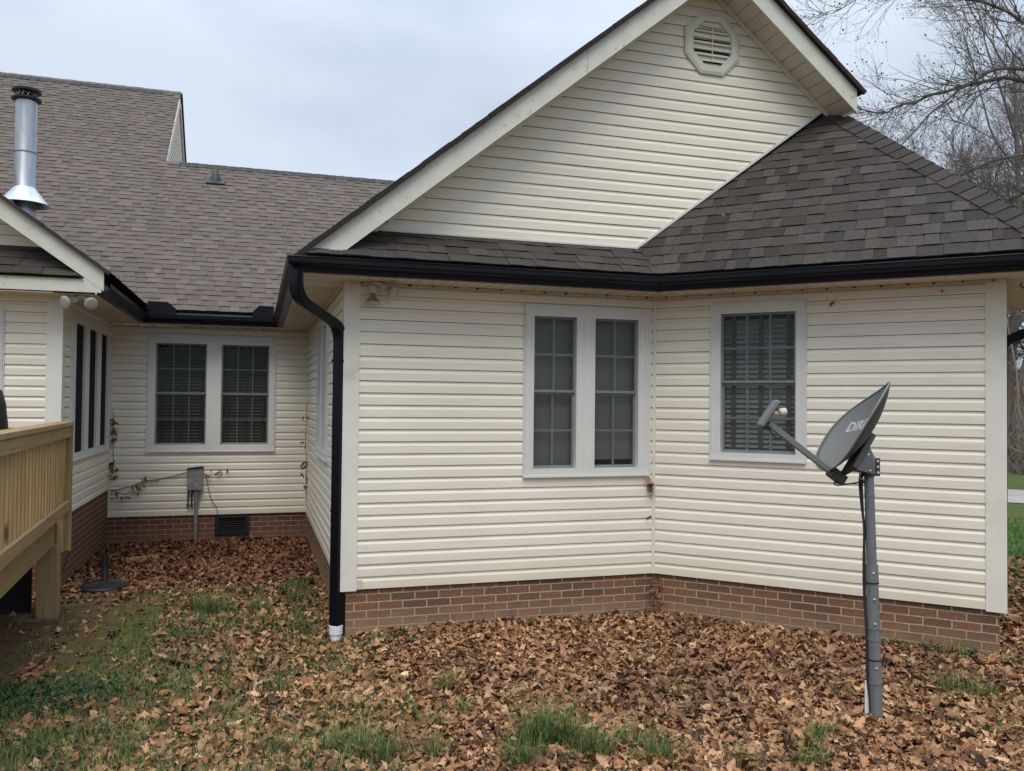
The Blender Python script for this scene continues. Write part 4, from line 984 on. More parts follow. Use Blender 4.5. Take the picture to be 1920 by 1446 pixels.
back_tone = np.array([1-.42*sstep(8.4, 10.2, p[1])*(1 if p[0] < AX else 0) for p in pts]); tones *= back_tone[:, None]*np.column_stack([np.ones(n), .55+.45*back_tone, .55+.45*back_tone]) ** 1.0  # leaf colour gets darker and redder towards the back of the courtyard
damp = np.array([nz2(p[0], p[1], .9, 21) for p in pts]); tones *= (1.12-.30*np.clip(damp*1.6+.1, 0, 1))[:, None]
sizes = rng.uniform(.013, .034, n)*rng.choice([1, 1, 1, 1.25, 1.7], n)
dd = np.array([leafd(p[0], p[1]) for p in pts])
o = scatter_leaves('leaf_litter', pts, sizes, tones, rng.uniform(0, .035, n)*dd, .35)
tag(o, 'carpet of dry brown fallen leaves covering the yard', 'leaves', kind='stuff')

# grass and weeds ------------------------------------------------------------
def blades(name, P, Lh, W, colr, lean, label, cat):
    """P (n,3) roots; each blade a bent tapering strip"""
    n = len(P); az = rng.uniform(0, 2*np.pi, n); dx, dy = np.cos(az), np.sin(az); sxx, sy = -dy, dx
    ts = np.array([0, .35, .7, 1.0]); VV = []
    for t in ts:
        out = lean*Lh*t**1.8; h = Lh*(t-.38*(lean)*t*t)
        cx0 = P[:, 0]+dx*out; cy0 = P[:, 1]+dy*out; cz = P[:, 2]+h; w = W*(1-t**1.5)*.5+.0003
        VV.append(np.stack([cx0-sxx*w, cy0-sy*w, cz], 1)); VV.append(np.stack([cx0+sxx*w, cy0+sy*w, cz], 1))
    V = np.stack(VV, 1).reshape(-1, 3); b = (np.arange(n)*8)[:, None, None]
    q = np.array([(0, 1, 3, 2), (2, 3, 5, 4), (4, 5, 7, 6)]); Fc = (q[None]+b).reshape(-1, 4)
    C = np.repeat(np.column_stack([colr, np.ones(n)]), 8, 0)
    o = raw_mesh(name, V, Fc, C, 'blade'); tag(o, label, cat, kind='stuff'); return o
GP_, GL, GW, GC, GLn = [], [], [], [], []
def addblade(x, y, L_, w, c, ln): GP_.append((x, y, gz(x, y)-.005)); GL.append(L_); GW.append(w); GC.append(c); GLn.append(ln)
def gcol():
    k = random.random(); s = random.uniform(.7, 1.25)
    c = (.050, .085, .024) if k < .45 else (.105, .15, .038) if k < .85 else (.17, .16, .07)
    return tuple(v*s*1.45 for v in c)
tufts = [(1.55, 4.457, .10, 170, .22), (1.694, 4.416, .07, 90, .20), (1.783, 4.244, .10, 150, .17), (1.379, 4.221, .09, 120, .15), (1.217, 5.441, .04, 50, .15), (1.262, 5.035, .05, 40, .10), (2.069, 4.31, .08, 70, .12), (2.089, 4.088, .10, 130, .14),
 (.596, 4.651, .09, 110, .11), (.688, 4.484, .09, 110, .13), (.491, 4.755, .08, 80, .10), (-.328, 8.023, .12, 160, .15), (-.471, 8.161, .08, 80, .13), (.04, 7.926, .10, 90, .13), (.172, 5.73, .06, 50, .10), (-.15, 5.43, .08, 60, .09),
 (5.1, 5.15, .12, 60, .14), (4.50, 4.53, .14, 90, .14), (4.62, 4.40, .10, 70, .13), (3.137, 4.087, .10, 50, .12), (2.853, 3.804, .10, 80, .12), (.43, 8.24, .12, 110, .13), (-.62, 6.52, .08, 50, .08), (-.83, 6.0, .1, 60, .08),
 (3.0, 4.0, .1, 60, .12), (2.288, 6.90, .02, 10, .08), (1.0, 6.8, .10, 70, .07), (5.42, 4.87, .1, 40, .1), (.297, 7.304, .12, 70, .08), (2.52, 3.9, .09, 60, .1), (.95, 4.45, .07, 60, .12), (1.05, 4.9, .05, 40, .10), (.1, 4.8, .1, 80, .09), (2.7, 5.0, .06, 25, .09), (3.7, 4.6, .07, 30, .08), (.45, 8.8, .12, 60, .1)]
for x, y, s_, n_, h in tufts:
    for k in range(int(n_*1.9)): addblade(random.gauss(x, s_*.6), random.gauss(y, s_*.5), h*random.uniform(.7, 1.65), random.uniform(.0028, .0055), tuple(v*.85 for v in gcol()), random.uniform(.1, .9))
k = 0
while k < 42000:
    r = math.sqrt(random.uniform(2.8**2, 9.6**2)); az = random.uniform(-.4, .98); x, y = r*math.sin(az), r*math.cos(az)
    if y < 2.4 or inside(x, y): continue
    g = grassd(x, y); 
    if random.random() > g**1.6*1.1 or (x > 1.2 and random.random() < .5 and y > 4.6): continue
    if mossd(x, y) > .5 and random.random() < .6: continue
    k += 1; addblade(x, y, random.uniform(.045, .125)*(1.1 if y < 5.5 else .85), random.uniform(.0022, .0045), gcol(), random.uniform(.2, 1.1))
k = 0
while k < 16000:       # lawn beyond the wing
    r = math.sqrt(random.uniform(8.3**2, 17**2)); az = random.uniform(.80, .98); x, y = r*math.sin(az), r*math.cos(az)
    if inside(x, y) or random.random() > sstep(8.4, 9.8, r*.86): continue
    k += 1; L_ = random.uniform(.05, .11); c = random.uniform(.8, 1.2); addblade(x, y, L_, .009, (.085*c, .165*c, .035*c), random.uniform(.3, 1))
blades('grass', np.array(GP_), np.array(GL), np.array(GW), np.array(GC), np.array(GLn), 'green grass blades and tufts growing up through the fallen leaves', 'grass')
wp_, wc, wsz = [], [], []
for (cx0, cy0, s_, n_) in ((-1.25, 6.1, .22, 260), (-1.35, 5.9, .2, 200), (-1.0, 5.95, .15, 120), (5.15, 5.3, .12, 90), (4.95, 5.45, .06, 50), (5.3, 5.1, .1, 60), (.4, 7.2, .2, 90), (1.1, 6.75, .18, 90), (2.3, 6.88, .03, 20), (-.3, 7.6, .4, 130), (.0, 6.2, .4, 120), (-.7, 7.2, .3, 120), (.85, 6.6, .12, 60), (2.7, 6.85, .2, 25), (4.1, 4.1, .2, 60), (.45, 9.0, .2, 90), (-.1, 8.7, .4, 120)):
    for k in range(n_):
        x, y = random.gauss(cx0, s_), random.gauss(cy0, s_*.8)
        if inside(x, y): continue
        wp_.append((x, y, gz(x, y)+random.uniform(.01, .07))); c = random.uniform(.6, 1.25); wc.append((.045*c, .095*c, .03*c)); wsz.append(random.uniform(.010, .026))
wp_ = np.array(wp_); o = scatter_leaves('weeds', wp_, np.array(wsz), np.array(wc), np.zeros(len(wp_)), .5, 'blade'); tag(o, 'small broad leaved green weeds between the fallen leaves', 'weeds', kind='stuff')
# loose sticks, each one thing
for (x0, y0, x1, y1, lb) in ((2.55, 4.75, 2.95, 4.6, 'thin pale stick lying on the leaves in front of the big wall'), (.35, 4.9, .12, 5.35, 'thin bent twig lying on leaves near the bottom left of the yard')):
    mb = MB(); p, q = V3(x0, y0, gz(x0, y0)+.05), V3(x1, y1, gz(x1, y1)+.07); mb.tube([p, (p+q)/2+V3(.01, .01, .015), q], .004, 6); o = mb.build('stick', 'bark'); tag(o, lb, 'stick'); rebase(o, p)

# ------------------------------------------------------------------ deck
D_, T_ = V3(.061, -.998, 0), V3(.998, .061, 0); E0 = V3(-1.588, 8.40, 0); Zv = V3(0, 0, 1)
deck = empty('deck', (-2.6, 6.5, GZ), 'raised pressure treated pine deck with baluster railing at the left edge', 'deck')
def dbox(mb, s0, s1, t0, t1, z0, z1, tone=None, along='s'):
    c = E0+D_*((s0+s1)/2)+T_*((t0+t1)/2)+Zv*((z0+z1)/2); a, b, e = D_*((s1-s0)/2), T_*((t1-t0)/2), Zv*((z1-z0)/2)
    if along == 's': mb.box(c, a, b, e, tone)
    elif along == 'z': mb.box(c, e, a, b, tone)
    else: mb.box(c, b, a, e, tone)
    return mb
def dpart(name, *a, **k):
    mb = MB(); dbox(mb, *a, tone=random.uniform(.85, 1.12), **k); mb.bevel(.003); return mb.build(name, 'wood', deck)
LEN = 5.0
dpart('handrail_cap', -.02, LEN, -.115, .02, -.243, -.205)
dpart('top_rail', .0, LEN, -.030, .006, -.345, -.2445)
dpart('bottom_rail', .02, LEN, -.028, .008, -1.010, -.915)
for k in range(34):
    s_ = .165+k*.132; dpart('baluster', s_, s_+.034, -.068, -.032, -.975, -.2445, along='z')
for s_ in (.0, 3.2): dpart('rail_post', s_, s_+.088, -.092, -.0315, -1.37, -.2445, along='z')
mb = MB(); dbox(mb, -.12, -.10, -4.5, -.30, GZ-.1, -1.13); mb.build('dark_sheet', 'dark', deck)  # black sheet added behind the support post to make the space under the deck dark
dpart('post_trim', -.022, -.001, -.09, .02, -1.37, -.2435, along='z')
dpart('rim_joist', .10, LEN, -.135, -.0945, -1.292, -1.045)
dpart('end_joist', .06, .098, -4.5, -.0945, -1.292, -1.129, along='t')
for k in range(11): dpart('joist', .10, LEN, -.55-.4*k, -.512-.4*k, -1.29, -1.129)
for k in range(24): dpart('deck_board', .02+k*.145, .02+k*.145+.139, -4.8, -.10, -1.128, -1.0985, along='t')
for s_, t_ in ((.02, -.222), (2.6, -.222), (.04, -2.6)): dpart('support_post', s_, s_+.17, t_, t_+.17, GZ-.1, -1.293, along='z')
mb = MB(); dbox(mb, 0, .24, -.36, -.06, GZ-.03, GZ+.01); mb.bevel(.008); mb.build('footing', 'footing', deck)
cable('hanging_wire', [E0+D_*.0+T_*(.0)+Zv*-1.38, E0+D_*.0+T_*(-.04)+Zv*-1.55, E0+D_*.02+T_*(-.12)+Zv*-1.66, E0+D_*.0+T_*(-.1)+Zv*-1.85], .005, 'cable', '', parent=deck)
# covered grill on the deck
gr = MB()
gc = V3(-2.235, 7.75, 0)
def sq(z, w, d, r=.08): return [V3(gc.x+sx*(w-(r if j else 0)), gc.y+sy*(d-(0 if j else r)), z) for sx, sy, js in ((1, 1, (1, 0)), (-1, 1, (0, 1)), (-1, -1, (1, 0)), (1, -1, (0, 1))) for j in (js if True else js)]
lv = [(-1.10, .30, .26), (-.55, .295, .26), (-.2, .28, .25), (-.05, .265, .235), (.06, .235, .20), (.11, .19, .15), (.13, .12, .09)]
def rsq(z, w, d):
    out = []
    for k in range(20):
        a = 2*math.pi*k/20; c_, s_ = math.cos(a), math.sin(a); e = .45
        out.append(V3(gc.x+w*abs(c_)**e*(1 if c_ > 0 else -1)+random.uniform(-.008, .008), gc.y+d*abs(s_)**e*(1 if s_ > 0 else -1)+random.uniform(-.008, .008), z))
    return out
rs = [rsq(*l) for l in lv]
for a, b in zip(rs, rs[1:]):
    for k in range(20): gr.face([a[k], a[(k+1) % 20], b[(k+1) % 20], b[k]], smooth=True)
gr.face(rs[-1], smooth=True); o = gr.build('covered_grill', 'cover'); tag(o, 'black fabric covered grill standing on the deck at the left edge', 'grill'); rebase(o, (gc.x, gc.y, -1.10))

# umbrella stand --------------------------------------------------------------
us = empty('umbrella_stand', (-1.43, 9.36, GZ), 'black round patio umbrella base with an empty tube beside the left brick wall', 'umbrella stand')
mb = MB(); mb.lathe((-1.43, 9.36, GZ), (0, 0, 1), [(0, .225), (.03, .232), (.05, .222), (.058, .19), (.062, .18), (.070, .12), (.085, .05), (.09, .03)], 48)
for k in range(24):
    a = 2*math.pi*k/24; mb.tube([(-1.43+.2*math.cos(a), 9.36+.2*math.sin(a), GZ+.058), (-1.43+.07*math.cos(a+.25), 9.36+.07*math.sin(a+.25), GZ+.080)], .005, 5)
mb.build('base', 'black_metal', us)
mb = MB(); mb.lathe((-1.43, 9.36, GZ+.06), (0, 0, 1), [(0, .045), (.02, .034), (.27, .033), (.30, .036), (.30, .026), (.2, .026)], 24); mb.tube([(-1.40, 9.33, GZ+.25), (-1.36, 9.29, GZ+.25)], .008, 8); mb.build('tube', 'black_metal', us)
mb = MB(); mb.box((-1.27, 10.80, GZ+.045), (.20, .03, .01), (-.005, .045, 0), (0, 0, .018)); o = mb.build('wooden_board', 'wood'); tag(o, 'short wooden board lying in the leaves at the back of the courtyard', 'board'); rebase(o, (-1.27, 10.8, GZ))

# ------------------------------------------------------------------ satellite dish
dish = empty('satellite_dish', (3.69, 4.277, GZ), 'grey satellite dish on a leaning metal pole standing in the leaves before the angled wall', 'satellite dish')
PB, PT = V3(3.69, 4.277, GZ-.15), V3(3.628, 4.285, -.34)
def pp(z): t = (z-PB.z)/(PT.z-PB.z); return PB+(PT-PB)*t
def seg(z0, z1, r0, r1, name, m='pole_metal'): mb = MB(); mb.tube([pp(z0), pp(z1)], [r0, r1], 24); return mb.build(name, m, dish)
seg(GZ-.15, -1.55, .0385, .0375, 'pole'); seg(-1.548, -1.08, .0362, .0355, 'pole'); seg(-1.078, -.97, .0372, .0372, 'pole_sleeve'); seg(-.969, -.34, .0300, .0285, 'pole')
for z in (-1.552, -1.08, -1.36, -.545, -.80, -1.43):
    mb = MB(); mb.tube([pp(z-.004), pp(z+.004)], .0395 if z < -1.0 else .0315, 20); mb.build('band', 'black_metal' if z in (-1.552, -1.08) else 'pole_metal', dish)
mb = MB(); mb.tube([pp(-1.70), pp(-1.685)], .041, 20); mb.build('hose_clamp', 'galv', dish)
for z in (-1.02, -1.18, -1.33, -1.60):
    mb = MB(); p = pp(z); d = V3(-.45, -.89, 0).normalized(); mb.lathe(p+d*.034, d, [(0, .009), (.006, .009), (.008, .004), (.0085, 0)], 10); mb.build('bolt', 'galv_bright', dish)
cd, sdv = V3(-.655, -.755, 0), V3(.755, -.655, 0)      # towards / across the photographer
lft = V3(-.772, .635, 0)
cable('cable', [pp(-.36)+lft*.03, pp(-.45)+lft*.052, pp(-.6)+lft*.047, pp(-.75)+lft*.036, pp(-.97)+lft*.045, pp(-1.15)+lft*.048, pp(-1.4)+lft*.042, pp(-1.6)+lft*.046, pp(-1.75)+lft*.040, pp(-1.93)+lft*.02], .0085, 'cable', '', parent=dish)
cable('cable', [pp(-.36)+lft*.035, pp(-.5)+lft*.04+cd*.02, pp(-.9)+lft*.037+cd*.01, pp(-1.2)+lft*.043, pp(-1.6)+lft*.040+cd*.01, pp(-1.9)+lft*.03+cd*.02], .006, 'cable', '', parent=dish)
mb = MB(); q = pp(-1.9)+lft*.055; mb.box(q+Zv*.05, sdv*.012, cd*.006, (0, 0, .16)); mb.bevel(.003); mb.build('cable_guard', 'white_pvc', dish)
# reflector
DC = V3(3.528, 4.272, -.135); AZ = R(12); TL = R(33); SK = R(21)
pr, vd = V3(.773, -.634, 0), V3(.634, .773, 0)
Nh = -(pr*math.cos(AZ)+vd*math.sin(AZ)); fdir = -Nh; Wd = V3(fdir.y, -fdir.x, 0).normalized()
Vd_ = Zv*math.cos(TL)+fdir*math.sin(TL); Nd = Nh*math.cos(TL)+Zv*math.sin(TL); W0, V0 = Wd.copy(), Vd_.copy()
Wd, Vd_ = W0*math.cos(SK)+V0*math.sin(SK), V0*math.cos(SK)-W0*math.sin(SK)     # the reflector is skewed about its own axis
RW, RH, DP = .41, .30, .075
def dsurf(a, b, off=0): return DC+Wd*(a*RW)+Vd_*(b*RH)+Nd*(.72*(a*a*RW*RW+b*b*RH*RH-RH*RH)+off)
def sqc(t):   # slightly squared ellipse like the real reflector
    c, s = math.cos(t), math.sin(t); e = .92; return abs(c)**e*(1 if c > 0 else -1), abs(s)**e*(1 if s > 0 else -1)
NA, NR = 64, 14
mb = MB()
for side, off in ((0, 0), (1, -.006)):
    rg = [[mb.bm.verts.new(dsurf(*[q*r/NR for q in sqc(2*math.pi*k/NA)], off)) for k in range(NA)] for r in range(1, NR+1)]; c0 = mb.bm.verts.new(dsurf(0, 0, off))
    for k in range(NA):
        f = mb.bm.faces.new((c0, rg[0][k], rg[0][(k+1) % NA]) if side == 0 else (c0, rg[0][(k+1) % NA], rg[0][k])); f.smooth = True; f.material_index = side
    for r in range(NR-1):
        for k in range(NA):
            q = (rg[r][k], rg[r+1][k], rg[r+1][(k+1) % NA], rg[r][(k+1) % NA]); f = mb.bm.faces.new(q if side == 0 else q[::-1]); f.smooth = True; f.material_index = side
    if side == 0: front = rg[-1]
    else:
        for k in range(NA): mb.bm.faces.new((front[k], rg[-1][k], rg[-1][(k+1) % NA], front[(k+1) % NA]))
refl = mb.build('reflector', ['dish', 'dish_back'], dish, weld=False)
mb = MB(); ring = [dsurf(*sqc(2*math.pi*k/NA), 0) for k in range(NA+1)]; mb.tube(ring, .0055, 6, cap=False); mb.build('rim', 'dish', refl)
# lettering on the face of the reflector, slanted white capitals
fc = bpy.data.curves.new('lettering', 'FONT'); fc.body = 'DIRECTV'; fc.size = .095; fc.shear = .28; fc.align_x = 'CENTER'; fc.align_y = 'CENTER'; fc.offset = .0026; fc.space_character = .98; fc.resolution_u = 4
fo = bpy.data.objects.new('lettering_source', fc); col.objects.link(fo); bpy.context.view_layer.update()
dg = bpy.context.evaluated_depsgraph_get(); lm = bpy.data.meshes.new_from_object(fo.evaluated_get(dg)); bpy.data.objects.remove(fo)
b_ = bmesh.new(); b_.from_mesh(lm); bmesh.ops.triangulate(b_, faces=b_.faces[:])
for _ in range(2):
    es = [e for e in b_.edges if e.calc_length() > .02]
    if es: bmesh.ops.subdivide_edges(b_, edges=es, cuts=1)
LA, LB = -.20, .34
for v in b_.verts: v.co = dsurf(LA+v.co.x/RW, LB+v.co.y/RH, .0022) - ORG[dish.name]
b_.to_mesh(lm); b_.free(); lm.materials.clear(); lm.materials.append(MATS['letters']); lo_ = bpy.data.objects.new('lettering', lm); col.objects.link(lo_); lo_.parent = refl
# small emblem below
mb = MB()
for k in range(3): a0 = -.02+k*.012; mb.face([dsurf(LA+(a0)/RW, -.42, .002), dsurf(LA+(a0+.007)/RW, -.42, .002), dsurf(LA+(a0+.018)/RW, -.36, .002), dsurf(LA+(a0+.011)/RW, -.36, .002)])
mb.build('emblem', 'letters', refl)
# feed arm
A0, A1 = DC-V0*(RH+.005)-Nd*.02+W0*.02, V3(2.955, 4.345, -.105)
ad = (A1-A0).normalized(); sd_ = ad.cross(Zv).normalized(); ud = sd_.cross(ad)
mb = MB(); mb.box((A0-ad*.06+A1)/2, (A1-A0+ad*.06)/2, sd_*.013, ud*.018); mb.bevel(.003); arm = mb.build('feed_arm', 'dish', dish)
mb = MB(); mb.box(A0-ad*.02-ud*.0+Nd*-.02, ad*.055, sd_*.032, ud*.03); mb.bevel(.004); mb.build('arm_bracket', 'dish_back', dish)
# feed head
hx = (DC-A1).normalized(); hx = V3(hx.x, hx.y, -.12).normalized(); hy = hx.cross(Zv).normalized(); hz = hy.cross(hx)
hp = A1+hz*.06-hx*.01
mb = MB(); mb.box(hp, -Nd*.017, W0*.075, V0*.092); mb.bevel(.008); fh = mb.build('feed_head', 'dish', dish)
mb = MB(); mb.lathe(hp+hx*.028+hz*.005, hx, [(0, .014), (.04, .016), (.042, .0)], 14); mb.lathe(hp+hx*.06+hz*.012+hy*.01, hx+hz*.25, [(0, .014), (.008, .023), (.042, .025), (.047, .021), (.048, 0)], 22); mb.build('feed_cup', 'lamp_holder', fh)
mb = MB(); mb.box(hp-hz*.09, hx*.02, hy*.02, hz*.012); mb.build('feed_clamp', 'black_metal', fh)
# mount between reflector back and pole
mk = dsurf(0, -.45)-Nd*.01
mb = MB(); mb.box(mk-Nd*.022, Wd*.085, Vd_*.13, Nd*.018); mb.bevel(.006); mb.build('back_plate', 'dish_back', dish)
top = pp(-.37); dv = (top-mk); dv.z = 0; dv.normalize(); sv = dv.cross(Zv)
for s_ in (-1, 1):
    mb = MB(); a = mk-Nd*.03; c = sv*(.036*s_); th = sv*.002
    P_ = [a+Vd_*.06+c, a-Vd_*.11+c, top-Zv*.045+dv*.01+c, top+Zv*.055+dv*.01+c]
    mb.face([p+th for p in P_]); mb.face([p-th for p in P_][::-1])
    for i in range(4): mb.face([P_[i]+th, P_[(i+1) % 4]+th, P_[(i+1) % 4]-th, P_[i]-th])
    mb.build('bracket', 'pole_metal', dish)
mb = MB(); mb.tube([pp(-.43), pp(-.305)], .0345, 20); mb.build('pole_cap', 'dish_back', dish)
mb = MB(); mb.box(pp(-.37)+pr*.048, pr*.017, vd*.003, Zv*.055); mb.box(pp(-.37)+pr*.048+vd*.014, pr*.017, vd*.003, Zv*.055); mb.build('clamp_flange', 'dish_back', dish)
for z in (-.335, -.37, -.405): mb = MB(); mb.lathe(pp(z)+pr*.052-vd*.003, -vd, [(0, .0095), (.007, .0095), (.009, .005), (.0095, 0)], 6); mb.build('bolt', 'galv_bright', dish)
for p in (mk-Nd*.03+dv*.03, top-dv*.05-Zv*.02, top-dv*.055+Zv*.03): mb = MB(); mb.lathe(p+sv*(.038 if sv.dot(vd) < 0 else -.038), -vd, [(0, .010), (.007, .010), (.009, .005), (.0095, 0)], 6); mb.build('bolt', 'galv_bright', dish)
cable('cable', [A0-ad*.05-Zv*.02, A0+dv*.03-Zv*.075, A0+dv*.10-Zv*.085, top-Zv*.085-dv*.05, top-Zv*.07-dv*.02, top-Zv*.10+lft*.03], .0045, 'cable', '', parent=dish)
cable('cable', [top-Zv*.08-dv*.04, top-Zv*.06-dv*.10, mk-Nd*.05-Zv*.07], .004, 'galv', '', parent=dish)
cable('cable', [A1-hz*.02+sd_*.005, A1-ad*.08-ud*.045, A1-ad*.12-ud*.02], .004, 'cable', '', parent=dish)

# ------------------------------------------------------------------ trees
class TM:
    """fast tube collector (numpy)"""
    def __init__(s): s.V = []; s.F = []; s.n = 0
    def tube(s, P, Rr, k=4):
        P = np.asarray(P, float); n = len(P); d = np.gradient(P, axis=0); d /= np.linalg.norm(d, axis=1)[:, None]+1e-9
        a = np.cross(d, [0.31, .17, .93]); a /= np.linalg.norm(a, axis=1)[:, None]+1e-9; b = np.cross(d, a)
        th = np.arange(k)*2*np.pi/k; V = P[:, None]+(a[:, None]*np.cos(th)[None, :, None]+b[:, None]*np.sin(th)[None, :, None])*np.asarray(Rr)[:, None, None]
        s.V.append(V.reshape(-1, 3)); i = np.arange(n-1)[:, None]*k; j = np.arange(k)[None]
        s.F.append(np.stack([i+j, i+(j+1) % k, i+k+(j+1) % k, i+k+j], -1).reshape(-1, 4)+s.n); s.n += n*k
    def build(s, name, m, parent=None):
        V = np.vstack(s.V); F_ = np.vstack(s.F); org = np.array(ORG[parent.name]) if parent else np.zeros(3)
        o = raw_mesh(name, V-org, F_, np.ones((len(V), 4)), m, smooth=True)
        if parent: o.parent = parent
        return o
def rv(): return rng.normal(0, 1, 3)
def grow(tm, p, d, L_, r, lev, maxlev, spec, tips=None):
    sp = spec[lev]; n = sp['n']; P = [np.array(p, float)]; d = np.array(d, float); d /= np.linalg.norm(d); st = L_/n; dirs = [d.copy()]
    for i in range(n):
        d = d+rv()*sp['wig']+np.array([0, 0, sp['up']]); d /= np.linalg.norm(d); P.append(P[-1]+d*st); dirs.append(d.copy())
    t = np.linspace(0, 1, n+1); tm[min(lev, len(tm)-1)].tube(P, r*(1-t*sp['tap'])+sp.get('rm', .0008), sp['k'])
    if tips is not None and lev == maxlev: tips.append(P[-1])
    if lev < maxlev:
        for j in range(int(sp['ch']*rng.uniform(.7, 1.3)+.5)):
            f = rng.uniform(sp['lo'], 1.0) if j else 1.0; q = f*n; i = min(int(q), n-1); pos = P[i]+(P[i+1]-P[i])*(q-i); dd = dirs[i]
            side = np.cross(dd, rv()); side /= np.linalg.norm(side); a = rng.uniform(*sp['ang']); nd = dd*math.cos(a)+side*math.sin(a)
            grow(tm, pos, nd, L_*rng.uniform(*sp['ll'])*(1.15-.5*f), r*(1-f*sp['tap'])*rng.uniform(.5, .75), lev+1, maxlev, spec, tips)
# near tree: long limbs reaching in from the right, its trunk outside the frame
LIMBS = [
 [(17.265, 11.349, 3.573), (15.266, 11.903, 6.313), (13.781, 12.333, 7.525), (12.209, 12.806, 8.019), (10.838, 13.224, 8.209)],
 [(17.265, 11.349, 3.573), (15.571, 11.825, 5.601), (13.993, 12.291, 6.504), (12.826, 12.659, 6.134), (11.479, 13.104, 4.739), (10.469, 13.439, 3.706)],
 [(17.265, 11.349, 3.573), (15.773, 11.772, 5.194), (13.996, 12.295, 6.3), (12.242, 12.842, 5.975), (11.269, 13.149, 5.658), (10.088, 13.501, 6.156)],
 [(17.265, 11.349, 3.573), (15.784, 11.785, 4.478), (14.214, 12.259, 4.87), (12.852, 12.688, 4.447), (11.8, 13.045, 3.004), (11.326, 13.211, 2.079)],
 [(17.265, 11.349, 3.573), (15.988, 11.734, 3.969), (14.128, 12.302, 4.154), (13.066, 12.648, 3.325), (12.401, 12.863, 2.796)],
 [(17.265, 11.349, 3.573), (15.154, 11.917, 7.232), (13.375, 12.438, 8.441), (11.817, 12.925, 8.117), (10.263, 13.417, 7.488)]]
ta = empty('bare_tree', (17.343, 11.435, GZ), 'near bare tree reaching long budded limbs in from the right edge', 'tree')
tr, tw = TM(), TM(); tips = []
tr.tube([(17.343, 11.435, GZ-.2), (17.3, 11.40, .5), (17.265, 11.349, 3.4), (17.2, 11.3, 6.5), (17.3, 11.5, 9.5), (17.1, 11.8, 12)], [.30, .24, .20, .15, .09, .02], 12)
SP2 = [None, dict(n=7, wig=.10, up=.02, tap=.8, k=4, ch=7, lo=.15, ang=(.4, .9), ll=(.35, .6)), dict(n=6, wig=.14, up=.07, tap=.7, k=3, ch=4, lo=.25, ang=(.4, 1.0), ll=(.35, .65)), dict(n=5, wig=.16, up=.13, tap=.5, k=3, ch=0, lo=.3, ang=(.4, 1), ll=(.4, .7))]
for li, Lp in enumerate(LIMBS):
    Lp = np.array(Lp); s_ = 1+(.16*(li/5.0-.45))*np.linspace(0, 1, len(Lp))[:, None]; Lp = Lp*s_
    m = 26; tt = np.linspace(0, len(Lp)-1, m); P = []
    for t in tt:       # smooth limb through its joints
        i = min(int(t), len(Lp)-2); f = t-i; p0, p1, p2, p3 = Lp[max(i-1, 0)], Lp[i], Lp[i+1], Lp[min(i+2, len(Lp)-1)]
        P.append(.5*((2*p1)+(-p0+p2)*f+(2*p0-5*p1+4*p2-p3)*f*f+(-p0+3*p1-3*p2+p3)*f**3)+rv()*.022)
    P = np.array(P); rr_ = np.linspace(.060, .005, m)**1.0*(1-.25*(li % 2)); tr.tube(P, rr_, 6)
    for k in range(5, m):
        for _ in range(2 if k < 12 else 3):
            dd = P[min(k+1, m-1)]-P[k-1]; dd /= np.linalg.norm(dd); side = np.cross(dd, rv()); side /= np.linalg.norm(side); a = rng.uniform(.35, .95)
            grow([tr, tw, tw, tw], P[k], dd*math.cos(a)+side*math.sin(a), rng.uniform(.8, 2.0)*(1.1-.5*k/m), max(rr_[k]*.4, .007), 1, 3, SP2, tips)
o = tr.build('trunk', 'bark', ta); o = tw.build('twigs', 'twig', ta)
bd = MB()
for p in random.sample(tips, min(len(tips), 1300)):
    c = Vector(p); s_ = random.uniform(.012, .024); a = Vector(rv()).normalized(); b = a.orthogonal().normalized(); c2_ = a.cross(b)
    vs = [bd.bm.verts.new(c+q*s_) for q in (a*1.2, -a*1.2, b, -b, c2_, -c2_)]
    for i, j, k in ((0, 2, 4), (0, 4, 3), (0, 3, 5), (0, 5, 2), (1, 4, 2), (1, 3, 4), (1, 5, 3), (1, 2, 5)): bd.bm.faces.new((vs[i], vs[j], vs[k]))
bd.build('buds', 'twig', ta, weld=False)
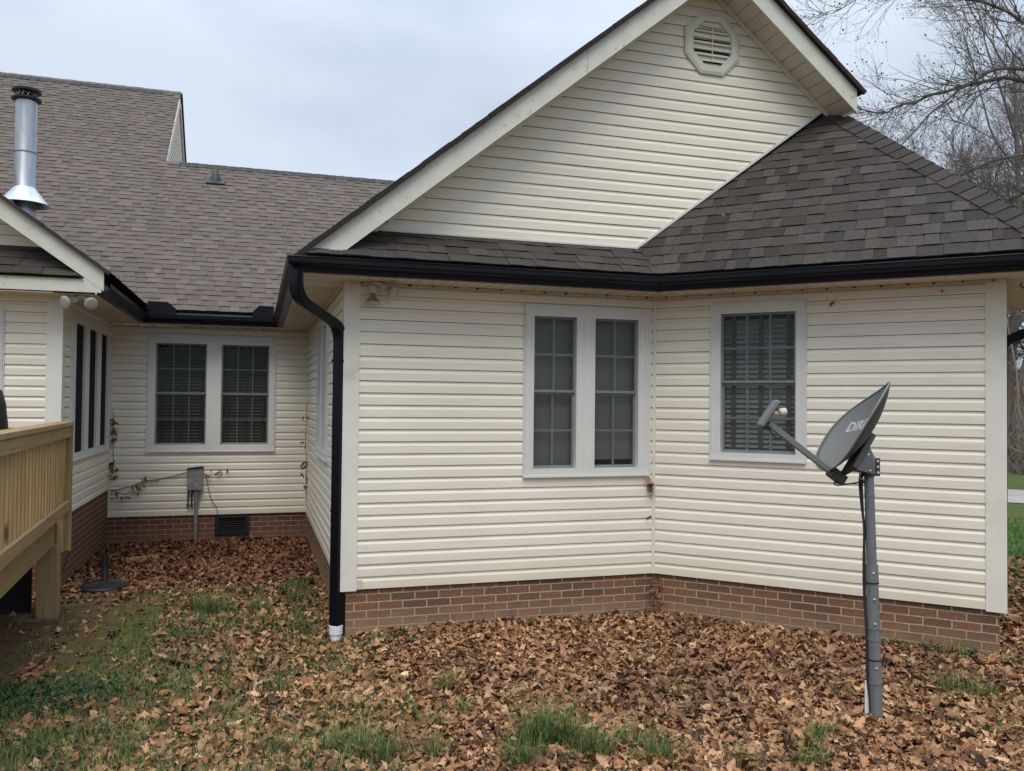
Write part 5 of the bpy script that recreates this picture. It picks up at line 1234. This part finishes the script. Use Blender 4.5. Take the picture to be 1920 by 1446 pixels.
# farther trees with upswept crowns
SPB = [dict(rm=.003, n=12, wig=.03, up=.02, tap=.85, k=8, ch=26, lo=.14, ang=(.45, .85), ll=(.38, .58)), dict(rm=.003, n=9, wig=.07, up=.05, tap=.85, k=5, ch=9, lo=.15, ang=(.35, .75), ll=(.35, .6)),
       dict(rm=.003, n=6, wig=.10, up=.05, tap=.75, k=3, ch=8, lo=.15, ang=(.3, .8), ll=(.4, .65)), dict(rm=.0035, n=4, wig=.13, up=.06, tap=.6, k=3, ch=4, lo=.2, ang=(.3, .8), ll=(.4, .7)), dict(rm=.0035, n=3, wig=.14, up=.07, tap=.5, k=3, ch=0, lo=.2, ang=(.3, .8), ll=(.4, .7))]
for (x, y, h, r, lb) in ((27.3, 24.7, 15.5, .23, 'tall bare tree standing past the lawn, its forked trunk just above the wing roof'), (31.2, 25.6, 13, .17, 'smaller bare tree past the lawn at the far right edge'), (25.2, 27.6, 10.5, .14, 'low bare tree past the lawn, its crown just showing over the wing roof hip')):
    t_ = empty('bare_tree', (x, y, GZ), lb, 'tree', 'bare trees beyond the lawn'); a, b = TM(), TM()
    grow([a, a, b, b, b], (x, y, GZ-.2), (-.03, 0, 1), h, r, 0, 4, SPB)
    a.build('trunk', 'bark', t_); b.build('twigs', 'far_twig', t_)
# distant woods: one mass of trunks and brush at the foot of the hill
wd = TM(); gn = TM()
for k in range(240):
    az = random.uniform(.55, 1.25); r = random.uniform(34, 75); x, y = r*math.sin(az), r*math.cos(az); z = GZ+max(0, (r-52)*.11)
    h = random.uniform(4, 11); P = np.array([(x, y, z-.3)]) ; q = np.array([x, y, z-.3]); d = np.array([random.gauss(0, .08), random.gauss(0, .08), 1]); P = [q.copy()]
    for i in range(6): d = d+np.array([random.gauss(0, .07), random.gauss(0, .07), 0]); q = q+d*h/6; P.append(q.copy())
    rad = random.uniform(.04, .13); wd.tube(P, np.linspace(rad, .01, 7), 4)
    for j in range(26):
        i = random.randint(1, 5); p = P[i]; dd = np.array([random.gauss(0, 1), random.gauss(0, 1), random.uniform(.3, 1.6)]); dd /= np.linalg.norm(dd); l_ = random.uniform(.8, 2.6)
        wd.tube([p, p+dd*l_*.5+rv()*.06, p+dd*l_+np.array([0, 0, .25])], [.02, .013, .004], 3)
        for _ in range(2): e = p+dd*l_*random.uniform(.3, .9); d2 = rv(); d2[2] = abs(d2[2]); d2 /= np.linalg.norm(d2); wd.tube([e, e+d2*random.uniform(.4, 1.2)], [.009, .003], 3)
for k in range(9000):     # brush
    az = random.uniform(.6, 1.2); r = random.uniform(28, 50); x, y = r*math.sin(az), r*math.cos(az); l_ = random.uniform(.6, 2.4); dd = np.array([random.gauss(0, .5), random.gauss(0, .5), 1]); dd /= np.linalg.norm(dd); p = np.array([x, y, GZ])
    (wd if random.random() < .88 else gn).tube([p, p+dd*l_*.5+rv()*.1, p+dd*l_+rv()*.15], [.02, .013, .004], 3)
o = wd.build('woods', 'far_twig'); tag(o, 'mass of bare brown trees and brush behind the lawn at the right edge', 'woods', kind='stuff')
o = gn.build('brush', 'far_green'); tag(o, 'sparse green brush in front of the bare woods at the right edge', 'brush', kind='stuff')
